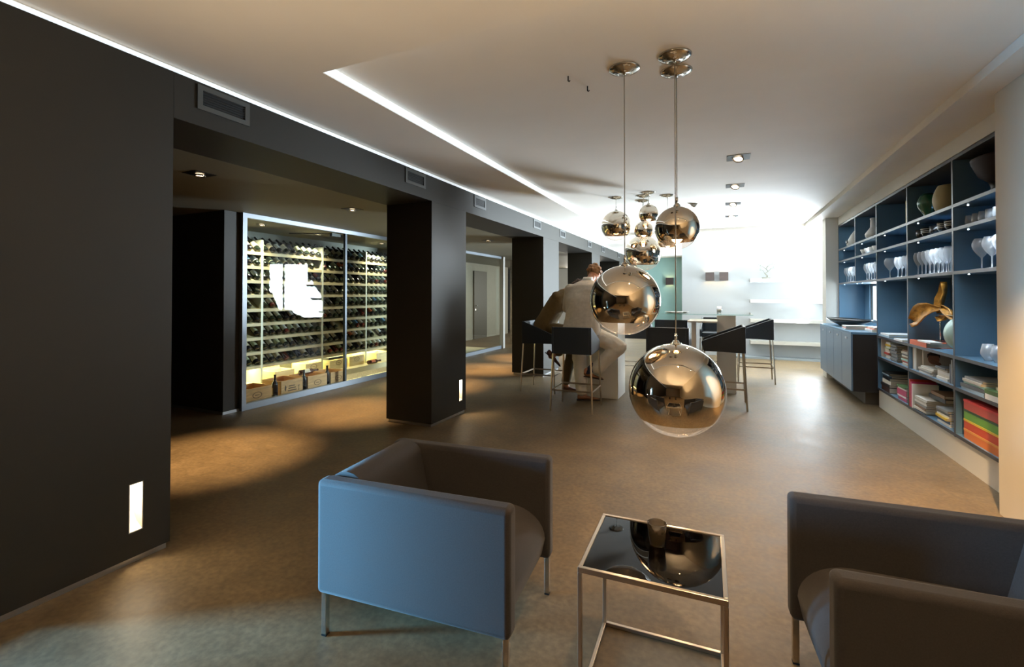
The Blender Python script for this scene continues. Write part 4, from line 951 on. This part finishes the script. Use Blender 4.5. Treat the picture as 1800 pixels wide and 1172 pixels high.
shoe(F1, (-.055, 0, .001), (.235, -.02, .001), (0, 0, 1), SHB, 'shoe', p1)
shoe(F1, (-.01, -.03, .315), (.27, -.04, .265), (.15, 0, 1), SHB, 'shoe', p1)
cl = MB(); torso(cl, F1, A1, [(.108, .19, 1.535, .072, .068), (.125, .21, 1.585, .062, .062)]); cl.build('shirt_collar', mat('white_shirt', '#e4e2dc', .7), p1, smooth=True)

# second man in an olive coat, seated on the far left stool and leaning behind the first
F2 = frame((-2.30, 6.33, 0)); A2 = (.41, .912)
b = MB()
torso(b, F2, A2, [(0, 0, .80, .14, .12), (.01, 0, .92, .15, .12), (.07, -.03, 1.08, .15, .11), (.15, -.07, 1.24, .17, .115), (.21, -.09, 1.34, .165, .10), (.26, -.12, 1.41, .085, .075), (.28, -.13, 1.44, .055, .055)])
cap(b, F2, (.27, -.12, 1.40), .055, (.39, -.17, 1.42), .052)
hd2 = head(b, F2, (.44, -.19, 1.44), Vector((.912, -.41)).normalized(), R(35))
cap(b, F2, (.05, -.12, .865), .075, (.43, -.28, .825), .058); cap(b, F2, (.43, -.28, .825), .056, (.09, -.20, .53), .042); cap(b, F2, (.09, -.20, .53), .042, (.04, -.20, .50), .038)
cap(b, F2, (.06, .04, .865), .075, (.40, -.08, .825), .058); cap(b, F2, (.40, -.08, .825), .056, (.25, -.10, .10), .04); cap(b, F2, (.25, -.10, .10), .04, (.28, -.105, .06), .036)
ARM2 = (((.26, .06, 1.33), (.44, .10, 1.15), (.60, .05, 1.125)), ((.12, -.22, 1.33), (.34, -.13, 1.15), (.52, -.06, 1.125)))
for S, E_, W_ in ARM2:
    cap(b, F2, S, .05, E_, .042); cap(b, F2, E_, .042, W_, .030)
    dv = (Vector(W_)-Vector(E_)); dv.z = 0; hand(b, F2, W_, dv, (0, 0, 1))
p2 = remesh(b.build('person', SKIN, smooth=True), .0065, 3)
tag(p2, 'seated person in olive brown coat, mostly hidden behind the pale jacket', 'person')
eyes(hd2, p2, F2); hair(hd2, p2, F2, mat('dark_brown_hair', '#3b2a1e', .7))
j = MB()
torso(j, F2, A2, [(-.05, .02, .79, .185, .14), (-.04, .02, .86, .187, .155), (.0, .0, .98, .192, .16), (.07, -.03, 1.10, .195, .15), (.15, -.07, 1.24, .215, .15), (.20, -.09, 1.33, .21, .135), (.245, -.11, 1.39, .14, .11), (.27, -.12, 1.43, .08, .075)])
for S, E_, W_ in ARM2:
    W_ = Vector(E_).lerp(Vector(W_), .78); cap(j, F2, S, .072, E_, .060); cap(j, F2, E_, .058, W_, .045)
remesh(j.build('coat', mat('olive_brown_wool', '#6b5838', .9, noise=.08, nscale=30, bump=.2, bscale=300), p2, smooth=True), .012, 5, .014, .11)
j = MB(); torso(j, F2, A2, [(0, 0, .78, .15, .125), (.01, 0, .90, .16, .125)])
cap(j, F2, (.05, -.12, .868), .092, (.43, -.28, .825), .082); cap(j, F2, (.43, -.28, .825), .082, (.15, -.215, .565), .070)
cap(j, F2, (.06, .04, .868), .092, (.40, -.08, .825), .082); cap(j, F2, (.40, -.08, .825), .082, (.262, -.10, .14), .066)
remesh(j.build('trousers', mat('olive_trouser', '#57492b', .9), p2, smooth=True), .012, 4, .012, .09)
SHD = mat('dark_brown_shoe', '#5e3220', .35)
shoe(F2, (-.035, -.20, .545), (.165, -.21, .355), (.69, 0, .73), SHD, 'shoe', p2)
shoe(F2, (.205, -.095, .001), (.475, -.14, .001), (0, 0, 1), SHD, 'shoe', p2)
